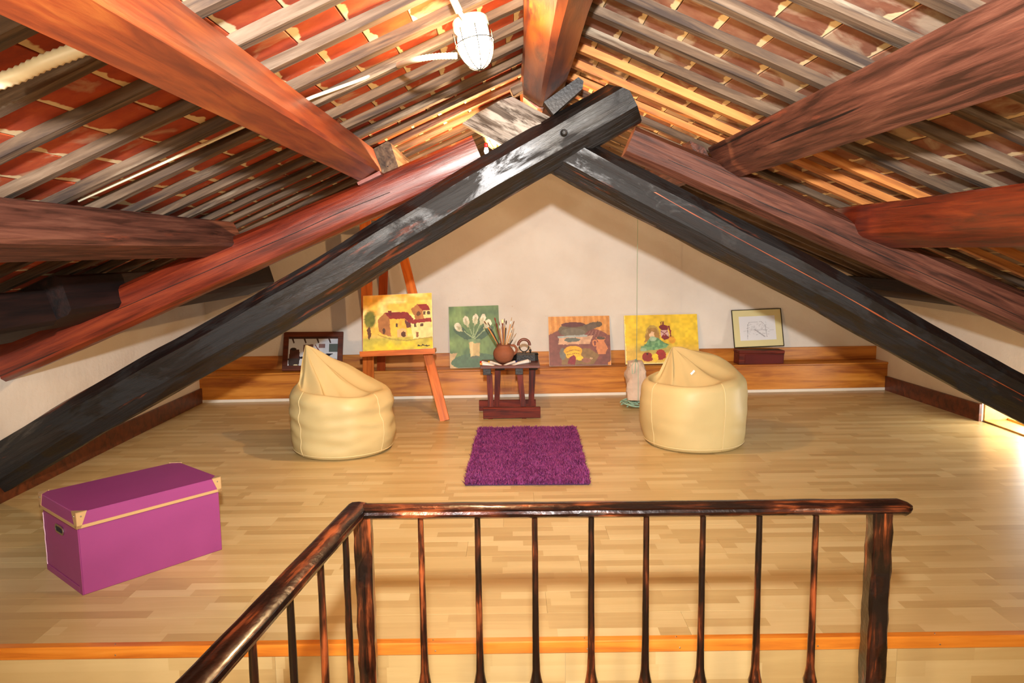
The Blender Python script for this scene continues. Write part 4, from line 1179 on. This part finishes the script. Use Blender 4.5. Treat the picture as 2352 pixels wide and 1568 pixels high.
# paint tubes
TB = [((1106, 829), (1140, 836), 'c02018', 'white paint tube with a red cap on the left of the stool'),
      ((1105, 835), (1138, 840), 'e08028', 'white paint tube with an orange band, lying in front of the red-capped one'),
      ((1126, 822), (1156, 837), 'd8a818', 'white paint tube with a yellow cap pointing left behind'),
      ((1184, 825), (1154, 838), '2a2c6a', 'white paint tube with a navy blue end, right of the yellow-capped one'),
      ((1214, 823), (1172, 838), '8c8478', 'squeezed white paint tube with a rounded pale end on the right')]
M['tubewhite'] = plain('white_tube', 'd8d4cc', .35, var=.2, var_scale=40)
for i, (a_, b_, cc, lab) in enumerate(TB):
    def otop(px, z): d = ray(*px); return CAM + d * ((z - EYE) / d.z)
    P0, P1 = otop(a_, TT + .016), otop(b_, TT + .008); P0.y = min(max(P0.y, 6.57), 6.68); P1.y = min(max(P1.y, 6.57), 6.66)
    d = P1 - P0; L = min(d.length, .2)
    mw = frame((P0.x, P0.y, TT + .0145 - (.0)), d, (0, 0, 1)); ee = empty('paint_tube', None, lab, 'paint tube', mw=mw, group='paint tubes on the stool table')
    R_ = .0135 if i < 4 else .019
    vs = []; fs = []; nn = 12
    for j, (x, ry, rz_) in enumerate(((0.012, R_, R_), (.02, R_ * 1.02, R_), (L * .6, R_ * 1.05, R_ * .7), (L * .95, R_ * 1.25, .002), (L, R_ * 1.25, .0015))):
        for k in range(nn): an = 2 * PI * k / nn; vs.append((x, ry * math.cos(an), rz_ * math.sin(an) - (.0145 - max(rz_, .0)) * .9))
    for j in range(4):
        for k in range(nn): fs.append((j * nn + k, j * nn + (k + 1) % nn, (j + 1) * nn + (k + 1) % nn, (j + 1) * nn + k))
    MB().add(vs, fs + [tuple(range(nn))[::-1], tuple(4 * nn + k for k in range(nn))]).obj('tube_body', M['tubewhite'], ee, smooth=50)
    MB().tube([(-.010, 0, -.001), (.013, 0, -.001)], [R_ * .75, R_ * .85], 12).obj('cap', plain('cap_%d' % i, cc, .35), ee, smooth=50)
# charcoal iron on the stool, behind the jug
I0 = ony(1204, 829, 6.86); I0.z = TT
e = empty('charcoal_iron', I0, 'antique black charcoal iron with an arched wooden handle, behind the jug', 'iron')
pl_ = [(-.13, 0), (-.07, -.042), (.10, -.046), (.13, -.03), (.13, .03), (.10, .046), (-.07, .042)]
MB().prism([(x, y, 0) for x, y in pl_], [(x * .98, y * .96, .052) for x, y in pl_]).obj('iron_body', M['iron'], e)
MB().prism([(x * 1.02, y * 1.04, .053) for x, y in pl_], [(x * .96, y * .9, .068) for x, y in pl_]).obj('iron_lid', M['iron'], e)
MB().lathe([(.006, .066), (.008, .080), (.012, .09), (.008, .10), (.002, .103)], 12, c=(.058, 0, 0)).obj('latch_knob', M['iron'], e, smooth=60)
MB().tube([(.052 * math.cos(a_), 0, .142 + .052 * math.sin(a_)) for a_ in np.linspace(-.15 * PI * 0 - .08, PI + .08, 19)], .0135, 12).obj('handle', plain('worn_handle_wood', '6a3826', .4, var=.2), e, smooth=60)
MB().tube([(.043 * math.cos(a_), 0, .130 + .050 * math.sin(a_)) for a_ in np.linspace(PI, 2 * PI, 15)], .005, 8).tube([(-.008, 0, .084), (-.016, 0, .066)], .004, 6).tube([(.008, 0, .084), (.016, 0, .066)], .004, 6).obj('handle_bracket', M['iron'], e, smooth=60)

# ------------------------------------------------------------------ bean bags
M['bag'] = plain('cream_leatherette', 'bda976', .5, var=.05, bump=.06, bscale=160, spec=.35)
M['seam'] = plain('cream_piping', 'c9b482', .5)
def beanbag(label, cx, cy, r, rim, apex, sag, seed, rimf, foldamp, phase=0.0, wr=.010, seams=(), tagp=None, rot=0):
    e = empty('beanbag', (cx, cy, 0), label, 'beanbag')
    NT, NB, NS, NTOP = 144, 8, 40, 44
    ap = Vector(apex)
    def pt(th, v, part):
        c, s = math.cos(th), math.sin(th)
        if part == 0: rr = r * .86 * v; return Vector((rr * c, rr * s, .0))
        rz_ = rim + rimf(th)
        if part == 1:
            prof = .86 + .145 * math.sin(PI * min(1, v * .78 + .10)) ** .8 * (1 - .10 * v)
            if v > .86: prof -= .10 * ((v - .86) / .14) ** 2
            z = rz_ * (v ** .9)
            w = noise.noise((c * 1.4 + seed, s * 1.4, z * 2.2)) * .035 * min(1, v * 4)
            wrk = (noise.noise((c * 1.6 + seed, s * 1.6 + 3, z * 15)) * wr + noise.noise((c * 3 + seed, s * 3, z * 26)) * wr * .5) * min(1, v * 5)
            rr = r * prof + w + wrk
            return Vector((rr * c, rr * s, z))
        # slumped cone running up to the peak
        p0 = pt(th, 1.0, 1)
        q = v
        P_ = p0.lerp(ap, q)
        dip = sag(th) * math.sin(PI * min(1, q ** .62)) ** 1.1
        P_.z -= dip
        f = foldamp * math.sin(PI * q) ** .6 * (2.2 * (.62 - abs(math.sin(2.5 * th + phase + .8 * q))) + .9 * (.6 - abs(math.sin(4.5 * th + 2 * phase - 1.4 * q))) + .8 * noise.noise((c * 2 + seed, s * 2, q * 3)))
        P_.z += f * .7; P_ += Vector((-s, c, 0)) * f * .5
        # rounded shoulder
        P_.z += .008 * math.exp(-((q - .05) / .05) ** 2)
        return P_
    rings = []
    for i in range(NB): rings.append([pt(2 * PI * k / NT, (i + .02) / NB, 0) for k in range(NT)])
    for i in range(NS + 1): rings.append([pt(2 * PI * k / NT, i / NS, 1) for k in range(NT)])
    for i in range(1, NTOP + 1): rings.append([pt(2 * PI * k / NT, min(.985, i / NTOP), 2) for k in range(NT)])
    a = np.array([[tuple(p) for p in rg] for rg in rings])
    for it in range(3):
        b = a.copy(); b[1:-1] = a[1:-1] * .5 + (a[:-2] + a[2:]) * .25; b[NB + 2:-1] = b[NB + 2:-1] * .6 + (np.roll(b, 1, 1) + np.roll(b, -1, 1))[NB + 2:-1] * .2
        b[:NB + 1, :, 2] = a[:NB + 1, :, 2]; a = b
    a[..., 2] = np.maximum(a[..., 2], .001)
    vs = [tuple(p) for rg in a for p in rg]; fs = []
    m = len(rings)
    for i in range(m - 1):
        for k in range(NT): fs.append((i * NT + k, i * NT + (k + 1) % NT, (i + 1) * NT + (k + 1) % NT, (i + 1) * NT + k))
    fs += [tuple(range(NT))[::-1], tuple((m - 1) * NT + k for k in range(NT))]
    MB().add(vs, fs).obj('cover', M['bag'], e, smooth=180)
    for sth in seams:
        k0 = int(sth / (2 * PI) * NT) % NT; pts = []
        for i in range(NB + 1, NB + NS + 1):
            p = Vector(a[i][k0]); o = Vector((p.x, p.y, 0)).normalized() * .0012; pts.append(p + o)
        MB().tube(pts, .0028, 6).obj('seam', M['seam'], e, smooth=180)
    # piping round the foot
    pts = [Vector(a[NB + 2][k]) + Vector((a[NB + 2][k][0], a[NB + 2][k][1], 0)).normalized() * .0015 for k in range(0, NT, 2)]
    MB().tube(pts, .0035, 6, closed=True).obj('foot_piping', M['seam'], e, smooth=180)
    if tagp: 
        d = Vector(tagp)
        MB().box(-.008, .008, -.001, .001, -.02, .02).obj('label_tag', plain('white_tag', 'e8e4e0', .5), e, mw=Matrix.Translation(d) @ Matrix.Rotation(.75, 4, 'Y'))
    return e


# left one: peak stands up at the left and the cone falls away to the right
bx, by = -1.30, 5.60
apL = ony(702, 792, 5.72) - Vector((bx, by, 0))
beanbag('cream leather beanbag with a tall pointed peak, left of the purple rug', bx, by, .395, .50, apL,
        lambda th: .045 - .085 * math.sin(th) + .02 * math.cos(th), 2.0,
        lambda th: .03 * math.cos(th - 2.9) - .008, .030, phase=1.0, wr=.022,
        seams=(math.radians(232), math.radians(330), math.radians(150), math.radians(60)))
bx, by = 1.395, 5.66
apR = ony(1545, 797, 5.90) - Vector((bx, by, 0))
beanbag('cream leather beanbag with a folded flap and small tag, right of the purple rug', bx, by, .40, .53, apR,
        lambda th: .045 - .075 * math.sin(th) - .075 * math.cos(th), 7.0,
        lambda th: .02 * math.cos(th - .6), .026, phase=2.6, wr=.006,
        seams=(math.radians(205), math.radians(291), math.radians(120), math.radians(30)), tagp=ony(1591, 855, 5.62) - Vector((bx, by, 0)))

# ------------------------------------------------------------------ shag rug
e = empty('shag_rug', (.10, 5.37, 0), 'purple shaggy rug on the laminate between the beanbags', 'rug')
RW, RL_ = .835, 1.50
M['pile'], nt_, b_ = new_mat('purple_pile'); at_ = N(nt_, 'ShaderNodeAttribute', attribute_name='paint'); nt_.links.new(at_.outputs[0], b_.inputs['Base Color']); b_.inputs['Roughness'].default_value = .75
M['pileb'] = plain('purple_backing', '3c1440', .9)
rsq = lambda y: RW / 2 + .014 * math.sin(y * 9)
MB().box(-RW / 2 + .02, RW / 2 - .02, -RL_ / 2 + .02, RL_ / 2 - .02, 0.0, .012, bev=.003).obj('backing', M['pileb'], e)
rs = np.random.RandomState(3); NB_ = 42000
bx = (rs.rand(NB_) - .5) * (RW - .03); byy = (rs.rand(NB_) - .5) * (RL_ - .03)
cl = np.array([noise.noise((float(x) * 9, float(y) * 9, 1)) for x, y in zip(bx, byy)])
an = rs.rand(NB_) * 2 * PI; lean = (.010 + rs.rand(NB_) * .022); hh = .028 + rs.rand(NB_) * .016 + cl * .008
clx = np.array([noise.noise((float(x) * 7, float(y) * 7, 5)) for x, y in zip(bx, byy)]) * .02
cly = np.array([noise.noise((float(x) * 7, float(y) * 7, 9)) for x, y in zip(bx, byy)]) * .02
tx = bx + np.cos(an) * lean + clx; ty = byy + np.sin(an) * lean + cly; wx = -np.sin(an) * .0032; wy = np.cos(an) * .0032
V = np.zeros((NB_, 5, 3)); V[:, 0] = np.c_[bx - wx, byy - wy, np.full(NB_, .008)]; V[:, 1] = np.c_[bx + wx, byy + wy, np.full(NB_, .008)]
mx, my = bx * .6 + tx * .4, byy * .6 + ty * .4
V[:, 2] = np.c_[mx + wx, my + wy, hh * .7]; V[:, 3] = np.c_[mx - wx, my - wy, hh * .7]; V[:, 4] = np.c_[tx, ty, hh]
me = bpy.data.meshes.new('pile'); idx = np.arange(NB_) * 5
me.vertices.add(NB_ * 5); me.vertices.foreach_set('co', V.ravel())
ls = np.c_[idx, idx + 1, idx + 2, idx + 3, idx + 3, idx + 2, idx + 4].ravel()
me.loops.add(len(ls)); me.loops.foreach_set('vertex_index', ls.astype(np.int32))
me.polygons.add(NB_ * 2); st_ = np.c_[np.arange(NB_) * 7, np.arange(NB_) * 7 + 4].ravel(); me.polygons.foreach_set('loop_start', st_.astype(np.int32))
me.update(calc_edges=True); me.validate()
ca = me.color_attributes.new('paint', 'FLOAT_COLOR', 'POINT'); base = np.array(lin('74275f')); c_ = np.ones((NB_, 5, 4), np.float32)
c_[:, :, :3] = (base * (.75 + rs.rand(NB_) * .5)[:, None])[:, None, :]; ca.data.foreach_set('color', c_.ravel())
me.materials.append(M['pile']); o = bpy.data.objects.new('pile', me); COL.objects.link(o); o.parent = e; o['kind'] = 'stuff'
e.rotation_euler = (0, 0, -.02)

# ------------------------------------------------------------------ purple storage box
A0, B0, C0 = onz(95, 1311), onz(193, 1367), onz(511, 1262)
xd = (C0 - B0); LB_ = xd.length; xd.normalize(); yd = Vector((-xd.y, xd.x, 0)); WB_ = (A0 - B0).dot(yd)
mw = frame(B0, xd, (0, 0, 1))
e = empty('storage_box', None, 'purple cardboard storage box with lid and metal corners on the left floor', 'box', mw=mw)
M['purple'] = plain('purple_card', '88366c', .5, var=.05, bump=.05, bscale=200)
M['purpletop'] = M['purple']
HB = .335
b = MB().box(0, LB_, .001, WB_, 0, HB, bev=.003)
b.obj('box_body', M['purple'], e)
MB().box(-.008, LB_ + .008, -.008, WB_ + .008, HB - .022, HB + .045, bev=.003).obj('lid', M['purple'], e)
q = MB(); z0, z1 = HB - .026, HB - .012
q.box(-.011, LB_ + .011, -.011, -.007, z0, z1).box(-.011, LB_ + .011, WB_ + .007, WB_ + .011, z0, z1).box(-.011, -.007, -.007, WB_ + .007, z0, z1).box(LB_ + .007, LB_ + .011, -.007, WB_ + .007, z0, z1)
q.obj('lid_edging', M['brass'], e)
for (cx, cy, sx, sy) in ((0, 0, 1, 1), (LB_, 0, -1, 1), (0, WB_, 1, -1), (LB_, WB_, -1, -1)):
    k = MB(); ox, oy = cx - sx * .011, cy - sy * .011; zt = HB + .048; zb = HB - .026
    k.prism([(ox, oy, zb), (ox, oy, zt), (ox + sx * .048, oy, zt), (ox + sx * .018, oy, zb)], [(ox, oy + sy * .003, zb), (ox, oy + sy * .003, zt), (ox + sx * .048, oy + sy * .003, zt), (ox + sx * .018, oy + sy * .003, zb)])
    k.prism([(ox, oy, zb), (ox, oy, zt), (ox, oy + sy * .048, zt), (ox, oy + sy * .018, zb)], [(ox + sx * .003, oy, zb), (ox + sx * .003, oy, zt), (ox + sx * .003, oy + sy * .048, zt), (ox + sx * .003, oy + sy * .018, zb)])
    k.prism([(ox, oy, zt - .002), (ox + sx * .048, oy, zt - .002), (ox, oy + sy * .048, zt - .002)], [(ox, oy, zt + .001), (ox + sx * .048, oy, zt + .001), (ox, oy + sy * .048, zt + .001)])
    co = k.obj('metal_corner', M['brass'], e)
    for (rx_, ry_, ax) in ((ox + sx * .022, oy, 'y'), (ox, oy + sy * .022, 'x')):
        v = Matrix.Rotation(PI / 2 * sy, 4, 'X') if ax == 'y' else Matrix.Rotation(-PI / 2 * sx, 4, 'Y')
        MB().lathe([(.004, 0), (.0035, .002), (.001, .0032)], 8).obj('rivet', M['steel'], co, smooth=60, mw=Matrix.Translation((rx_, ry_, HB + .028)) @ v)
# handle plate with slot on the short side
def stadium(w, h, n=8):
    return [((w / 2 - h / 2) * (1 if abs(a_) < PI / 2 else -1) + h / 2 * math.cos(a_), h / 2 * math.sin(a_)) for a_ in [(-PI / 2 + PI * i / n) * .999 for i in range(n + 1)] + [(PI / 2 + PI * i / n) * 1.001 for i in range(n + 1)]]
yc, zc = WB_ * .52, HB - .085
o_, i_ = stadium(.105, .042), stadium(.085, .024)
k = MB(); nn = len(o_)
vs = [(-.002, yc + y, zc + z) for y, z in o_] + [(-.005, yc + y, zc + z) for y, z in o_] + [(-.005, yc + y, zc + z) for y, z in i_] + [(.002, yc + y, zc + z) for y, z in i_]
fs = []
for r_ in range(3):
    for j in range(nn): fs.append((r_ * nn + j, r_ * nn + (j + 1) % nn, (r_ + 1) * nn + (j + 1) % nn, (r_ + 1) * nn + j))
hp = k.add(vs, fs).obj('handle_plate', M['steel'], e)
MB().prism([(-.0035, yc + y, zc + z) for y, z in i_], [(.0005, yc + y, zc + z) for y, z in i_]).obj('handle_slot', plain('black_slot', '050505', .9), hp)
for i in range(3): MB().lathe([(.0035, 0), (.003, .0016), (.001, .0024)], 8).obj('rivet', M['steel'], e, mw=Matrix.Translation((0, .022, .06 + i * .085)) @ Matrix.Rotation(-PI / 2, 4, 'Y'))
for i in range(4): MB().lathe([(.0035, 0), (.003, .0016), (.001, .0024)], 8).obj('rivet', M['steel'], e, mw=Matrix.Translation((0, .06 + i * .09, .02)) @ Matrix.Rotation(-PI / 2, 4, 'Y'))
MB().box(-.004, .0, 0, .034, 0, HB - .03, bev=.001).obj('corner_strip', M['purple'], e)
MB().box(-.004, .0, 0.034, WB_, 0, .03, bev=.001).obj('corner_strip', M['purple'], e)
MB().tube([(-.004, WB_ - .012 + noise.noise((i * .4, 0, 3)) * .008, .03 + i * .0135) for i in range(20)], .0022, 6).obj('torn_edge', plain('torn_card', 'c8a6b4', .8), e)

# ------------------------------------------------------------------ hanging stone
SC = ony(1461, 874, 6.95)
M['stone'] = plain('pink_white_limestone', 'cdb49c', .85, var=.25, bump=.9, bscale=14, var_scale=5)
vs = []; fs = []; NU, NV = 28, 22
for i in range(NV + 1):
    v = -1 + 2 * i / NV; ph = math.asin(v)
    for k in range(NU):
        a_ = 2 * PI * k / NU
        rx, ry, rz_ = .105, .075, .20
        sq = lambda q, e_: math.copysign(abs(q) ** e_, q)
        x = rx * sq(math.cos(a_), .6) * math.cos(ph) ** .35; y = ry * sq(math.sin(a_), .6) * math.cos(ph) ** .35; z = rz_ * v
        n1 = noise.noise((x * 13 + 3, y * 13, z * 10)) * .032 + noise.noise((x * 40, y * 40, z * 40)) * .009
        s_ = 1 + n1 * 9; x = x * s_ * (1 - .18 * v) - .014 * v; vs.append((x, y * s_, z + n1 * .4))
for i in range(NV):
    for k in range(NU): fs.append((i * NU + k, i * NU + (k + 1) % NU, (i + 1) * NU + (k + 1) % NU, (i + 1) * NU + k))
fs += [tuple(range(NU))[::-1], tuple(NV * NU + k for k in range(NU))]
so = MB().add(vs, fs).obj('hanging_stone', M['stone'], smooth=18, mw=Matrix.Translation(SC))
tag(so, 'rough pink-white stone tied in string, hanging beside the right beanbag', 'stone')
M['string'] = plain('green_string', '8fae94', .8)
ztop = roofR(SC.x) - SC.z
sg = MB().tube([(0, -.02, .21), (0, -.02, ztop - .0)], .0022, 6)
sg.tube([(0, -.022, .205), (.0, -.105, .17), (0, -.112, .05), (.002, -.108, -.08), (.004, -.10, -.17), (0, -.02, -.215)], .003, 6)
sg.tube([(0, -.03, .215), (-.05, -.07, .16), (-.05, -.085, .08), (-.03, -.1, .09), (-.02, -.08, .17), (0, -.03, .215)], .003, 6)
sg.tube([(0, -.02, .21), (-.06, .06, .17), (-.02, .08, 0), (0, .06, -.18), (0, -.02, -.215)], .003, 6)
o = sg.obj('hanging_string', M['string'], smooth=180, mw=Matrix.Translation(SC)); tag(o, 'long green string hanging from the roof and looped round the stone', 'string')
cc_ = onz(1453, 934, 0); cg = MB(); rs = random.Random(5)
for k in range(14):
    rr_ = .055 + rs.random() * .05; oa = rs.random() * 6; ox, oy = rs.uniform(-.035, .04), rs.uniform(-.04, .04); zz = .006 + k * .0035; ex = rs.uniform(.5, 1)
    cg.tube([(ox + rr_ * math.cos(t), oy + rr_ * ex * math.sin(t + oa * .3), zz + .012 + .014 * math.sin(2 * t + oa)) for t in [2 * PI * i / 22 for i in range(22)]], .0035, 6, closed=True)
o = cg.obj('string_coil', M['string'], smooth=180, mw=Matrix.Translation((cc_.x, cc_.y, .004))); tag(o, 'loose coil of green string on the floor below the stone', 'string')
